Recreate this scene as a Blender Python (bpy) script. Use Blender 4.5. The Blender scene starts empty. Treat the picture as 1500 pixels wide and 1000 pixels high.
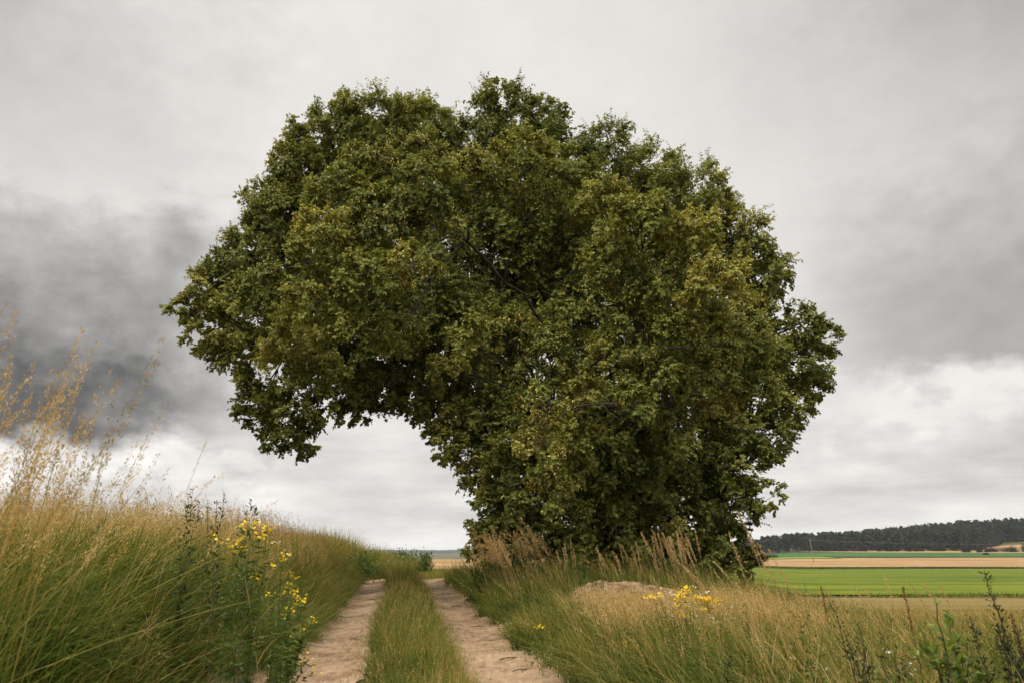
import bpy, math, random
import numpy as np

rng = np.random.default_rng(7)
random.seed(7)
R = math.radians
scene = bpy.context.scene
COL = scene.collection

# ------------------------------------------------------------------ camera
F = 1167.0                       # focal length in pixels of a 1500 x 1000 frame
EYE = np.array([0.0, 0.0, 1.25])
PITCH = R(15.0)
CP, SP = math.cos(PITCH), math.sin(PITCH)


def ray(px, py):
    dx, dy = (px - 750) / F, (500 - py) / F
    return np.array([dx, CP - SP * dy, SP + CP * dy])


def at(px, py, Y):
    d = ray(px, py)
    return EYE + d * (Y / d[1])


cam_d = bpy.data.cameras.new("camera")
cam_d.sensor_width = 36.0
cam_d.lens = 36.0 * F / 1500.0
cam_d.clip_start = 0.1
cam_d.clip_end = 20000
cam_d.dof.use_dof = True
cam_d.dof.focus_distance = 15.5
cam_d.dof.aperture_fstop = 4.5
cam = bpy.data.objects.new("camera", cam_d)
cam.location = EYE
cam.rotation_euler = (R(90) + PITCH, 0, 0)
COL.objects.link(cam)
scene.camera = cam


# ------------------------------------------------------------------ object helpers
def tag(o, label=None, cat=None, group=None, kind=None):
    if label: o["label"] = label
    if cat: o["category"] = cat
    if group: o["group"] = group
    if kind: o["kind"] = kind
    return o


def thing(name, loc, label, cat, group=None, rz=0.0):
    o = bpy.data.objects.new(name, None)
    o.empty_display_size = 0.2
    o.location = loc
    o.rotation_euler = (0, 0, rz)
    COL.objects.link(o)
    return tag(o, label, cat, group)


def link_mesh(name, me, mat, parent=None):
    o = bpy.data.objects.new(name, me)
    if mat: me.materials.append(mat)
    COL.objects.link(o)
    if parent is not None: o.parent = parent
    return o


def children(o):
    return [c for c in bpy.data.objects if c.parent == o]


def copy_thing(src, loc, rz=0.0, scale=1.0, label=None, tilt=(0, 0)):
    kids = TREE.get(src.name) or children(src)
    TREE[src.name] = kids
    r = src.copy(); COL.objects.link(r)
    r.location = loc
    r.rotation_euler = (tilt[0], tilt[1], rz)
    r.scale = (scale,) * 3
    if label: r["label"] = label
    for k in kids:
        c = k.copy(); COL.objects.link(c); c.parent = r
        sub = SUB.get(k.name)
        if sub is None:
            sub = SUB[k.name] = children(k)
        for g in sub:
            d = g.copy(); COL.objects.link(d); d.parent = c
    return r


TREE, SUB = {}, {}


def quad_mesh(name, V, Q, attrs=None, smooth=False):
    """V (n,3), Q (m,4) -> mesh; attrs: name -> per-vertex float array"""
    V = np.ascontiguousarray(V, dtype=np.float32); Q = np.ascontiguousarray(Q, dtype=np.int32)
    me = bpy.data.meshes.new(name)
    me.vertices.add(len(V)); me.vertices.foreach_set("co", V.ravel())
    me.loops.add(Q.size); me.loops.foreach_set("vertex_index", Q.ravel())
    me.polygons.add(len(Q))
    me.polygons.foreach_set("loop_start", np.arange(0, Q.size, 4, dtype=np.int32))
    me.polygons.foreach_set("use_smooth", np.full(len(Q), smooth, dtype=bool))
    for k, a in (attrs or {}).items():
        at_ = me.attributes.new(k, 'FLOAT', 'POINT')
        at_.data.foreach_set("value", np.ascontiguousarray(a, dtype=np.float32))
    me.update(calc_edges=True)
    if len(Q) < 200000: me.validate(verbose=False)
    return me


class Geo:
    """collects quads with a per-vertex tint"""
    def __init__(s): s.V, s.Q, s.T, s.n = [], [], [], 0

    def add(s, V, Q, tint=0.5):
        V = np.asarray(V, float).reshape(-1, 3); Q = np.asarray(Q, int).reshape(-1, 4)
        s.V.append(V); s.Q.append(Q + s.n)
        s.T.append(np.broadcast_to(np.asarray(tint, float), (len(V),)).copy()); s.n += len(V)

    def tube(s, P, rad, k=6, tint=0.5):
        P = np.asarray(P, float); n = len(P)
        rad = np.broadcast_to(np.asarray(rad, float), (n,))
        T = np.gradient(P, axis=0); T /= np.linalg.norm(T, axis=1)[:, None] + 1e-9
        ref = np.array([0.31, 0.95, 0.1]) if abs(T[0, 2]) > .6 else np.array([0, 0.1, 1.0])
        U = np.cross(T, ref); U /= np.linalg.norm(U, axis=1)[:, None] + 1e-9
        W = np.cross(T, U)
        a = np.arange(k) * 2 * math.pi / k
        V = P[:, None] + rad[:, None, None] * (np.cos(a)[None, :, None] * U[:, None] + np.sin(a)[None, :, None] * W[:, None])
        i, j = np.meshgrid(np.arange(n - 1), np.arange(k), indexing="ij")
        Q = np.stack([i * k + j, i * k + (j + 1) % k, (i + 1) * k + (j + 1) % k, (i + 1) * k + j], -1)
        s.add(V, Q, tint)

    def leaves(s, P, D, N, L, W, tint=0.5, fold=0.18):
        V, Q = leaf_batch(P, D, N, L, W, fold)
        s.add(V, Q, np.repeat(np.broadcast_to(tint, (len(P),)), 6))

    def mesh(s, name, smooth=False):
        return quad_mesh(name, np.concatenate(s.V), np.concatenate(s.Q), {"tint": np.concatenate(s.T)}, smooth)

    def build(s, name, mat, parent=None, smooth=False):
        return link_mesh(name, s.mesh(name, smooth), mat, parent)


def unit(v):
    return v / (np.linalg.norm(v, axis=-1, keepdims=True) + 1e-9)


LEAF = np.array([[0, 0, 0], [.16, .5, 1], [.58, .40, .8], [1, 0, 0], [.58, -.40, .8], [.16, -.5, 1]])
LEAFQ = np.array([[0, 3, 2, 1], [0, 5, 4, 3]])


def leaf_batch(P, D, N, L, W, fold=0.18):
    """folded leaves: base P, axis D, normal hint N, length L, width W"""
    P = np.asarray(P, float); n = len(P)
    D = unit(np.asarray(D, float)); S = unit(np.cross(N, D)); N = np.cross(D, S)
    L = np.broadcast_to(L, (n,)); W = np.broadcast_to(W, (n,))
    c = LEAF
    V = (P[:, None] + D[:, None] * (c[None, :, 0:1] * L[:, None, None]) + S[:, None] * (c[None, :, 1:2] * W[:, None, None])
         + N[:, None] * (c[None, :, 2:3] * (fold * W)[:, None, None]))
    V[:, 3] -= N * (0.12 * L)[:, None]
    Q = LEAFQ[None] + (np.arange(n) * 6)[:, None, None]
    return V.reshape(-1, 3), Q.reshape(-1, 4)


# ------------------------------------------------------------------ terrain
def smooth(a, b, x):
    t = np.clip((x - a) / (b - a), 0, 1)
    return t * t * (3 - 2 * t)


def wav(x, y, s, seed=0.0):
    """cheap smooth noise, about -1..1"""
    return (np.sin(x * s + 1.3 * np.sin(y * s * .83 + seed) + seed) * np.cos(y * s * 1.13 + 1.7 * np.sin(x * s * .61 - seed))
            + .5 * np.sin(x * s * 2.17 + seed * 2 + np.sin(y * s * 1.9)) * np.cos(y * s * 2.31 - seed)) / 1.3


def xc(y):
    """centre line of the track"""
    yy = np.minimum(y, 60.0)
    return 0.2 - 0.139 * yy - 0.139 * .35 * np.maximum(y - 60, 0) + 0.04 * np.sin(yy * .45)


CY = [-40, 0, 7, 15, 23, 27, 35, 60, 200, 320, 600, 1400, 2200, 3200, 6000]
CZ = [-.6, 0, .15, .32, .47, .49, .40, .34, .26, -1.2, -6, -7, -3, 8, 10]
RY = [-40, 0, 5, 10, 20, 45, 60, 115, 300, 393, 560, 650, 760, 900, 1500, 6000]
RZ = [.2, .30, .18, -.06, -.62, -1.7, -2.35, -4.5, -4.25, -3.9, -.35, 2.7, 3.6, 5, 6, 4]


def heap(x, y):
    sx = np.where(x < 1.3, .6, 1.8)
    return .41 * np.exp(-((x - 1.3) / sx) ** 2 - ((y - 12.2) / .8) ** 2)


def zfun(x, y):
    x = np.asarray(x, float); y = np.asarray(y, float)
    u = x - xc(y)
    zc = np.interp(y, CY, CZ); zr = np.interp(y, RY, RZ)
    w = smooth(0.20, 0.42, u / (np.maximum(y, 0) + 8))
    z = zc * (1 - w) + zr * w
    # left bank and the field on it
    near = 1 - smooth(26, 60, y)
    z = z + near * (.62 * smooth(-1.35, -2.35, u) + .22 * smooth(-2.3, -8, u)) + (1 - near) * .15 * smooth(-3, -12, u) * (1 - smooth(150, 300, y))
    # right verge and the heap of soil
    z = z + (1 - smooth(16, 26, y)) * .16 * smooth(1.25, 1.9, u) * (1 - w)
    z = z + heap(x, y)
    # wheel ruts
    rut = np.exp(-((u + .98) / .36) ** 2) + np.exp(-((u - .85) / .36) ** 2)
    z = z - .07 * rut * (1 - smooth(26, 30, y))
    rough = smooth(1.2, 1.7, np.abs(u)) * (1 - smooth(40, 90, y))
    z = z + .035 * wav(x, y, 2.3, 1.0) * rough + .012 * wav(x, y, 6.0, 2.0) * (1 - smooth(30, 60, y))
    # rising wooded hill on the right, low hills far off
    z = z + 13 * smooth(150, 900, x) * smooth(640, 1000, y) + 13 * np.exp(-((x - 530) / 130) ** 2 - ((y - 860) / 150) ** 2)
    z = z + (13 + 3 * wav(x, y, .004, .7)) * np.exp(-((y - 3600) / 500) ** 2) * (1 - smooth(500, 1400, x))
    return z


def grid_mesh(name, xs, ys, f, uv_warp=None, smooth_=True):
    X, Y = np.meshgrid(xs, ys)
    if uv_warp is not None: X, Y = uv_warp(X, Y)
    V = np.stack([X, Y, f(X, Y)], -1).reshape(-1, 3)
    nx, ny = len(xs), len(ys)
    i, j = np.meshgrid(np.arange(ny - 1), np.arange(nx - 1), indexing="ij")
    Q = np.stack([i * nx + j, i * nx + j + 1, (i + 1) * nx + j + 1, (i + 1) * nx + j], -1).reshape(-1, 4)
    return quad_mesh(name, V, Q, None, smooth_)


# ------------------------------------------------------------------ materials
def newmat(name):
    m = bpy.data.materials.new(name); m.use_nodes = True
    m.node_tree.nodes.clear()
    return m, m.node_tree


def ramp_node(nt, stops, src):
    r = nt.nodes.new("ShaderNodeValToRGB")
    cr = r.color_ramp
    while len(cr.elements) < len(stops): cr.elements.new(0.5)
    for e, (p, c) in zip(cr.elements, stops):
        e.position = p; e.color = (*c, 1)
    nt.links.new(src, r.inputs[0])
    return r.outputs[0]


def noise_node(nt, scale, detail=4, vec=None, rough=.55, stretch=None):
    n = nt.nodes.new("ShaderNodeTexNoise")
    n.inputs["Scale"].default_value = scale; n.inputs["Detail"].default_value = detail
    n.inputs["Roughness"].default_value = rough
    g = nt.nodes.new("ShaderNodeNewGeometry")
    v = g.outputs["Position"]
    if stretch:
        mp = nt.nodes.new("ShaderNodeMapping"); mp.inputs["Scale"].default_value = stretch[0]
        mp.inputs["Rotation"].default_value = (0, 0, stretch[1])
        nt.links.new(v, mp.inputs[0]); v = mp.outputs[0]
    nt.links.new(v, n.inputs["Vector"])
    return n.outputs["Fac"]


def mth(nt, op, a, b=None, clamp=False):
    m = nt.nodes.new("ShaderNodeMath"); m.operation = op; m.use_clamp = clamp
    for i, v in enumerate((a, b)):
        if v is None: continue
        if isinstance(v, (int, float)): m.inputs[i].default_value = v
        else: nt.links.new(v, m.inputs[i])
    return m.outputs[0]


def leafy(name, stops, transl=.35, rough=.55, spec=.25, tcol=1.3, jitter=.0):
    """leaf or blade: tint attribute -> colour, part of the light passes through"""
    m, nt = newmat(name)
    a = nt.nodes.new("ShaderNodeAttribute"); a.attribute_name = "tint"
    src = a.outputs["Fac"]
    if jitter:
        n = noise_node(nt, 1.1, 3)
        src = mth(nt, 'ADD', src, mth(nt, 'MULTIPLY', mth(nt, 'SUBTRACT', n, .5), jitter), clamp=True)
    col = ramp_node(nt, stops, src)
    p = nt.nodes.new("ShaderNodeBsdfPrincipled")
    p.inputs["Roughness"].default_value = rough
    p.inputs["Specular IOR Level"].default_value = spec
    nt.links.new(col, p.inputs["Base Color"])
    t = nt.nodes.new("ShaderNodeBsdfTranslucent")
    mul = nt.nodes.new("ShaderNodeMix"); mul.data_type = 'RGBA'; mul.blend_type = 'MULTIPLY'; mul.inputs[0].default_value = 1
    nt.links.new(col, mul.inputs[6]); mul.inputs[7].default_value = (tcol * 1.05, tcol, tcol * .55, 1)
    nt.links.new(mul.outputs[2], t.inputs["Color"])
    mix = nt.nodes.new("ShaderNodeMixShader"); mix.inputs[0].default_value = transl
    nt.links.new(p.outputs[0], mix.inputs[1]); nt.links.new(t.outputs[0], mix.inputs[2])
    o = nt.nodes.new("ShaderNodeOutputMaterial"); nt.links.new(mix.outputs[0], o.inputs[0])
    return m


def rough_mat(name, stops, scale=1.0, detail=6, rough=.95, bump=0.0, bscale=20, stretch=None, spec=.1, second=None, bdist=.02):
    m, nt = newmat(name)
    n = noise_node(nt, scale, detail, stretch=stretch)
    if second:
        n2 = noise_node(nt, second[0], 5, stretch=second[2] if len(second) > 2 else None)
        n = mth(nt, 'ADD', mth(nt, 'MULTIPLY', n, 1 - second[1]), mth(nt, 'MULTIPLY', n2, second[1]))
    col = ramp_node(nt, stops, n)
    p = nt.nodes.new("ShaderNodeBsdfPrincipled")
    p.inputs["Roughness"].default_value = rough; p.inputs["Specular IOR Level"].default_value = spec
    nt.links.new(col, p.inputs["Base Color"])
    if bump:
        b = nt.nodes.new("ShaderNodeBump"); b.inputs["Strength"].default_value = bump; b.inputs["Distance"].default_value = bdist
        nb = noise_node(nt, bscale, 6, rough=.65)
        nt.links.new(nb, b.inputs["Height"]); nt.links.new(b.outputs[0], p.inputs["Normal"])
    o = nt.nodes.new("ShaderNodeOutputMaterial"); nt.links.new(p.outputs[0], o.inputs[0])
    return m


GRASS = [(0, (.030, .055, .009)), (.25, (.076, .108, .015)), (.45, (.155, .168, .030)), (.62, (.27, .20, .060)),
         (.8, (.45, .29, .105)), (1, (.60, .44, .22))]
M = {}
M['grass'] = leafy("grass_blade", GRASS, .30, .6, .15)
M['leaf'] = leafy("linden_leaf", [(0, (.064, .082, .018)), (.4, (.160, .182, .038)), (.75, (.265, .265, .060)), (1, (.36, .32, .085))], .28, .6, .16)
M['bract'] = leafy("linden_bract", [(0, (.40, .32, .08)), (.6, (.62, .50, .16)), (1, (.76, .65, .27))], .35, .7, .1)
M['weed'] = leafy("weed_leaf", [(0, (.012, .026, .010)), (.3, (.028, .052, .014)), (.6, (.075, .12, .022)), (1, (.20, .26, .05))], .35, .5, .3)
M['straw'] = leafy("dry_straw", [(0, (.20, .13, .05)), (.5, (.42, .28, .12)), (1, (.62, .46, .26))], .30, .7, .1)
M['rust'] = leafy("rusty_seed", [(0, (.06, .025, .012)), (.5, (.14, .055, .025)), (1, (.26, .13, .06))], .2, .7, .1)
M['yellow'] = leafy("yellow_petal", [(0, (.62, .40, .012)), (.5, (.80, .56, .018)), (1, (.86, .68, .06))], .3, .6, .1)
M['white'] = leafy("white_petal", [(0, (.6, .57, .5)), (1, (.82, .8, .75))], .3, .6, .1)
M['bark'] = rough_mat("bark", [(.3, (.022, .017, .012)), (.7, (.085, .066, .048))], 9, 7, bump=.8, bscale=14, stretch=((1, 1, .2), 0))
M['wood'] = rough_mat("grey_pole_wood", [(.3, (.16, .13, .10)), (.7, (.28, .24, .19))], 3, 5)
M['sand'] = rough_mat("path_sand", [(.32, (.08, .046, .024)), (.42, (.17, .108, .061)), (.52, (.26, .177, .109)), (.68, (.37, .268, .178))], 1.3, 9,
                      bump=.45, bscale=38, second=(9, .38, ((1.6, .55, 1), R(8))), bdist=.007)
M['soil'] = rough_mat("heap_soil", [(.34, (.11, .062, .034)), (.5, (.25, .158, .092)), (.66, (.40, .29, .195))], 7, 9, bump=1, bscale=18, bdist=.05)
M['ground'] = rough_mat("turf_ground", [(.3, (.030, .034, .012)), (.5, (.07, .065, .022)), (.7, (.15, .115, .045))], 1.7, 7, bump=.5, bscale=9, second=(.06, .4))
M['meadow'] = rough_mat("meadow_turf", [(.40, (.036, .066, .002)), (.5, (.078, .108, .003)), (.60, (.15, .155, .008))], .045, 6, stretch=((.35, 3.2, 1), R(3)), second=(.5, .35, ((.25, 2.4, 1), R(3))))
M['crop'] = rough_mat("green_crop", [(.35, (.022, .068, .016)), (.65, (.05, .115, .026))], .03, 5, stretch=((.3, 2, 1), R(-2)))
M['pale'] = rough_mat("pale_green_crop", [(.35, (.13, .17, .02)), (.65, (.20, .23, .035))], .03, 5, stretch=((.3, 2, 1), 0))
M['wheat'] = rough_mat("ripe_wheat", [(.38, (.17, .10, .036)), (.5, (.27, .168, .072)), (.62, (.37, .243, .122))], .03, 6, stretch=((.4, 3, 1), R(2)), second=(.6, .4, ((.3, 2, 1), R(2))))
M['stubble'] = rough_mat("mown_stubble", [(.3, (.07, .060, .014)), (.48, (.145, .105, .030)), (.7, (.26, .18, .07))], .12, 7, stretch=((.25, 3.5, 1), R(4)), second=(1.6, .4, ((.2, 3, 1), R(4))))
M['hill'] = rough_mat("wooded_hill", [(.3, (.012, .020, .010)), (.7, (.04, .05, .026))], .02, 8)
M['pine'] = leafy("pine_needles", [(0, (.011, .017, .006)), (.5, (.022, .029, .009)), (.8, (.036, .041, .014)), (1, (.06, .045, .024))], .12, .7, .1)
M['brick'] = rough_mat("shed_wall", [(.3, (.20, .14, .11)), (.7, (.3, .22, .17))], 2, 4)
M['tile'] = rough_mat("red_roof", [(.3, (.11, .05, .036)), (.7, (.17, .085, .06))], 2, 4)
M['stone'] = rough_mat("pebble", [(.3, (.15, .10, .07)), (.7, (.42, .33, .26))], 9, 3)
M['twig'] = rough_mat("dry_twig", [(.3, (.05, .033, .02)), (.7, (.14, .1, .065))], 6, 3)

# ------------------------------------------------------------------ ground, fields, path
def axis(lo, hi, fine_lo, fine_hi, step, grow):
    a = list(np.arange(fine_lo, fine_hi + 1e-6, step))
    s = step
    while a[-1] < hi: s *= grow; a.append(a[-1] + s)
    s = step
    while a[0] > lo: s *= grow; a.insert(0, a[0] - s)
    return np.array(a)


gx = axis(-7000, 7000, -9, 12, .16, 1.09)
gy = axis(-300, 9000, -1, 32, .16, 1.055)
g = link_mesh("ground", grid_mesh("ground", gx, gy, lambda X, Y: zfun(X, Y)), M['ground'])
tag(g, kind="structure")
h = link_mesh("hills", grid_mesh("hills", np.linspace(-2600, 1300, 200), np.linspace(3000, 4300, 60), lambda X, Y: zfun(X, Y) + .4 + 2.2 * np.abs(wav(X, Y, .05, 3)) + 1.2 * np.abs(wav(X, Y, .13, 1))), M['hill'])
tag(h, kind="structure")


def path_strip(u0, u1, seed):
    us = np.linspace(0, 1, 26); ys = np.arange(-3, 28.5, .07)

    def warp(U, Y):
        a = u0 + .09 * wav(Y, Y * 0, 2.1, seed) + .05 * wav(Y, Y * 0, 6.3, seed + 2)
        b = u1 + .09 * wav(Y, Y * 0, 1.8, seed + 4) + .05 * wav(Y, Y * 0, 7.1, seed + 6)
        return xc(Y) + a + (b - a) * U, Y

    def f(X, Y):
        U = (X - xc(Y) - u0) / (u1 - u0)
        edge = smooth(-.12, .14, U) * (1 - smooth(.86, 1.12, U))
        clod = .005 * wav(X * 2.6, Y * .35, 3, seed) + .0025 * wav(X * 4.1, Y * .3, 7, seed + 1) + rng.normal(0, .0022, X.shape)
        return zfun(X, Y) - .004 + edge * (.026 + clod)
    return grid_mesh("path", us, ys, f, warp)


tag(link_mesh("path", path_strip(-1.80, -.42, 1.0), M['sand']), kind="structure")
tag(link_mesh("path", path_strip(.40, 1.52, 5.0), M['sand']), kind="structure")


tag(link_mesh("soil_heap", grid_mesh("soil_heap", np.linspace(.4, 4.6, 130), np.linspace(10.9, 13.6, 80),
    lambda X, Y: zfun(X, Y) - .05 + .09 * smooth(.05, .30, heap(X, Y)) + .02 * wav(X, Y, 14, 2) + .012 * wav(X, Y, 31, 4) + rng.normal(0, .006, X.shape)), M['soil']), kind="structure")


def field(name, mat, x0, x1, ya, yb, off, nx=90, ny=60, wob=1.5):
    """patch of land between the edge lines ya(x) and yb(x)"""
    xs = np.linspace(x0, x1, nx); ts = np.linspace(0, 1, ny)

    def warp(X, T):
        a = ya(X) + wob * wav(X, X * 0, .03, ya(0)); b = yb(X) + wob * wav(X, X * 0, .03, yb(0))
        return X, a + (b - a) * T
    o = link_mesh(name, grid_mesh(name, xs, ts, lambda X, Y: zfun(X, Y) + off, warp), mat)
    return tag(o, kind="structure")


lin = lambda a, b=0.0: (lambda x: a + b * np.asarray(x, float))
field("stubble_field", M['stubble'], 8, 260, lin(34, .02), lin(112, .03), .10, 160, 60, .6)
field("meadow", M['meadow'], 14, 420, lin(119, .03), lin(318, .03), .25, 140, 80, 2.5)
field("wheat_field", M['wheat'], 30, 560, lin(336, .05), lin(520, .06), .7, 140, 60, 5)
field("pale_crop_field", M['pale'], 60, 205, lin(505, .0), lin(560, -.08), 1.0, 50, 20)
field("crop_field", M['crop'], 60, 640, lin(548, .02), lin(662, -.07), .9, 120, 40, 5)
field("upper_wheat_field", M['wheat'], 255, 720, lin(700, -.20), lin(765, -.05), 1.0, 120, 30)
field("plateau_wheat_field", M['wheat'], -60, 14, lin(47, -.1), lin(215, 0), .12, 90, 60, .8)

# ------------------------------------------------------------------ grass
def blades(P, h, w, az, lean, curl, seg=4, droop=.25):
    """tapered bent strips; returns verts and quads"""
    n = len(P); t = np.linspace(0, 1, seg + 1)
    hd = np.stack([np.cos(az), np.sin(az), 0 * az], -1)
    fa = rng.uniform(0, 2 * math.pi, n)
    sd = np.stack([np.cos(fa), np.sin(fa), 0 * fa], -1)
    dist = h[:, None] * (lean[:, None] * t + curl[:, None] * t * t)
    zz = h[:, None] * (t - np.minimum(droop * (curl[:, None] * 1.6), .65) * t ** 2.5)
    C = P[:, None] + hd[:, None] * dist[..., None]
    C[..., 2] += zz
    ww = w[:, None] * np.maximum((1 - t) ** .6, .06) * .5
    V = np.stack([C - sd[:, None] * ww[..., None], C + sd[:, None] * ww[..., None]], 2)   # n, seg+1, 2, 3
    base = (np.arange(n) * (seg + 1) * 2)[:, None]
    k = np.arange(seg)[None] * 2
    Q = np.stack([base + k, base + k + 1, base + k + 3, base + k + 2], -1)
    return V.reshape(-1, 3), Q.reshape(-1, 4), C


def scatter(n, ulo, uhi, ylo, yhi, pw=1.0):
    y = ylo + (yhi - ylo) * rng.random(n) ** pw
    lo = ulo(y) if callable(ulo) else ulo; hi = uhi(y) if callable(uhi) else uhi
    u = lo + (hi - lo) * rng.random(n)
    x = xc(y) + u
    return u, x, y


class Turf:
    def __init__(s): s.V, s.Q, s.T, s.n = [], [], [], 0

    def put(s, V, Q, T):
        s.V.append(V.astype(np.float32)); s.Q.append((Q + s.n).astype(np.int32)); s.T.append(T.astype(np.float32)); s.n += len(V)

    def blades(s, x, y, h, w, tint, az0=None, azs=math.pi, lean=.25, curl=.4, seg=4, tipshift=.12, dz=0.0):
        n = len(x)
        P = np.stack([x, y, zfun(x, y) - .015 + dz], -1)
        az = rng.uniform(-math.pi, math.pi, n) if az0 is None else az0 + rng.normal(0, azs, n)
        V, Q, C = blades(P, h, w, az, np.abs(rng.normal(0, lean, n)), np.abs(rng.normal(0, curl, n)), seg)
        tt = np.linspace(-.5, .5, seg + 1) * tipshift
        T = np.clip(tint[:, None] + tt[None], 0, 1)
        s.put(V, Q, np.repeat(T, 2, axis=1).ravel())
        return C

    def heads(s, C, tint, per, size, start=.72, spread=.02, up=.8):
        """spikelets along the top of every stalk centre line C (n, seg+1, 3)"""
        n, m, _ = C.shape
        tt = start + (1 - start) * rng.random((n, per)) ** .9
        f = tt * (m - 1); i = np.minimum(f.astype(int), m - 2); fr = (f - i)[..., None]
        ar = np.arange(n)[:, None]
        P = C[ar, i] * (1 - fr) + C[ar, i + 1] * fr
        D = unit(C[ar, i + 1] - C[ar, i])
        off = unit(rng.normal(0, 1, (n, per, 3))) * (np.sin(np.clip((tt - start) / (1 - start), 0, 1) * 2.6 + .35) * .5 + .5)[..., None] * spread
        P = P + off
        D2 = unit(D * up + off / spread * .45 + rng.normal(0, .12, (n, per, 3)))
        S = unit(np.cross(D2, rng.normal(0, 1, (n, per, 3))))
        L = (size * rng.uniform(.7, 1.4, (n, per)))[..., None]
        a = P - D2 * L * .5; b = P + D2 * L * .5; wv = S * L * .19
        V = np.stack([a, P + wv, b, P - wv], 2).reshape(-1, 3)
        Q = np.arange(len(V)).reshape(-1, 4)
        s.put(V, Q, np.repeat(np.clip(tint[:, None] + rng.normal(0, .07, (n, per)), 0, 1).ravel(), 4))

    def build(s, name, mat):
        me = quad_mesh(name, np.concatenate(s.V), np.concatenate(s.Q), {"tint": np.concatenate(s.T)})
        o = link_mesh(name, me, mat)
        return tag(o, kind="stuff")


def edge_l(y): return -1.36 - .30 * smooth(9.5, 6.5, y) + .13 * wav(y, y * 0, 2.4, .4) + .06 * wav(y, y * 0, 7, 1.2)
def edge_r(y): return 1.28 + .14 * smooth(9.5, 6.5, y) + .12 * wav(y, y * 0, 2.0, 2.4) + .06 * wav(y, y * 0, 6, 3.2)


def rosettes(n, ulo, uhi, ylo, yhi, per, hlo, hhi, L, t0, t1):
    """broad leaved weeds among the grass"""
    u, x, y = scatter(n, ulo, uhi, ylo, yhi)
    z = zfun(x, y); hh = rng.uniform(hlo, hhi, n); tn = rng.uniform(t0, t1, n)
    i = np.repeat(np.arange(n), per); m = len(i)
    f = rng.random(m)
    P = np.stack([x[i] + rng.normal(0, .05, m), y[i] + rng.normal(0, .05, m), z[i] + hh[i] * f], -1)
    a = rng.uniform(0, 6.28, m)
    D = np.stack([np.cos(a), np.sin(a), rng.normal(.25, .35, m)], -1)
    V, Q = leaf_batch(P, D, np.array([0, 0, 1.0]) + rng.normal(0, .25, (m, 3)), L * rng.uniform(.5, 1.3, m) * (1.2 - .7 * f), L * rng.uniform(.18, .42, m) * (1.2 - .7 * f), .15)
    T.put(V, Q, np.repeat(np.clip(tn[i] + rng.normal(0, .05, m), 0, 1), 6))


# ---- left bank
T = Turf()
def bank(n, ylo, yhi, ulo, hlo, hhi, wlo, whi, t0, t1, seg=5, pw=1.0, lean=.22, curl=.42):
    u, x, y = scatter(n, ulo, edge_l, ylo, yhi, pw)
    e = np.clip((edge_l(y) - u) / .8, 0, 1)
    hh = rng.uniform(hlo, hhi, n) * (.45 + .55 * e) * (1 + .12 * wav(x, y, 1.3, 3))
    tint = np.clip(rng.uniform(t0, t1, n) + .07 * wav(x, y, 1.1, 5) + .05 * wav(x, y, 3.7, 1), 0, 1)
    T.blades(x, y, hh, rng.uniform(wlo, whi, n), tint, 0.0, 1.5, lean, curl, seg)

bank(18000, 1.2, 8.5, -5.2, .40, .84, .010, .023, .04, .36, lean=.26, curl=.55)
bank(2600, 1.2, 8.5, -5.2, .55, 1.0, .007, .014, .15, .70, lean=.8, curl=.5)
bank(7000, 1.2, 8.5, -5.2, .35, .90, .005, .010, .06, .38)
bank(800, 1.2, 8.5, -5.2, .55, 1.05, .004, .008, .58, .95, lean=.2, curl=.3)
bank(16000, 8, 17, -6, .35, .72, .010, .020, .10, .48)
bank(14000, 8, 17, -6, .35, .78, .006, .011, .20, .52)
bank(8500, 8, 17, -6, .5, .92, .004, .009, .52, .90, lean=.15, curl=.3)
bank(24000, 16, 30, -7, .35, .75, .009, .020, .18, .55, seg=4)
bank(13000, 16, 30, -7, .5, .85, .006, .012, .52, .85, seg=4)
bank(12000, 3, 45, lambda y: -14 + 0 * y, .45, .9, .008, .014, .40, .85, seg=3)
# low green fringe hanging over the track
n = 16000
u, x, y = scatter(n, lambda y: edge_l(y) - .55, lambda y: edge_l(y) + .10, 3, 27, .8)
T.blades(x, y, rng.uniform(.10, .42, n), rng.uniform(.004, .010, n), np.clip(rng.uniform(.1, .5, n) + .1 * wav(x, y, 2, 1), 0, 1), 0.0, .9, .5, .6, 4)


def tussocks(n, ulo, uhi, ylo, yhi, per, h0, h1, w0, w1, t0, t1, az, azs):
    u, x, y = scatter(n, ulo, uhi, ylo, yhi)
    tn = rng.uniform(t0, t1, n); hh = rng.uniform(h0, h1, n)
    i = np.repeat(np.arange(n), per); m = len(i)
    T.blades(x[i] + rng.normal(0, .045, m), y[i] + rng.normal(0, .045, m), hh[i] * rng.uniform(.55, 1.1, m), rng.uniform(w0, w1, m), np.clip(tn[i] + rng.normal(0, .07, m), 0, 1),
             az, azs, .35, .8, 5)

rosettes(260, -2.6, lambda y: edge_l(y) + .02, 3, 10, 26, .25, .75, .085, .02, .40)
rosettes(260, lambda y: edge_l(y) - .5, lambda y: edge_l(y) + .06, 5, 25, 16, .08, .35, .065, .05, .45)
tussocks(90, -3.2, lambda y: edge_l(y) - .02, 3, 9, 34, .4, .8, .007, .014, .04, .40, .3, 1.2)
tussocks(120, lambda y: edge_l(y) - .8, lambda y: edge_l(y), 6, 24, 34, .35, .65, .007, .014, .15, .62, .2, .9)
tussocks(14, -3.6, lambda y: edge_l(y) - .2, 5, 12, 22, .6, .95, .004, .007, .62, .90, .3, 1.2)


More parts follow.
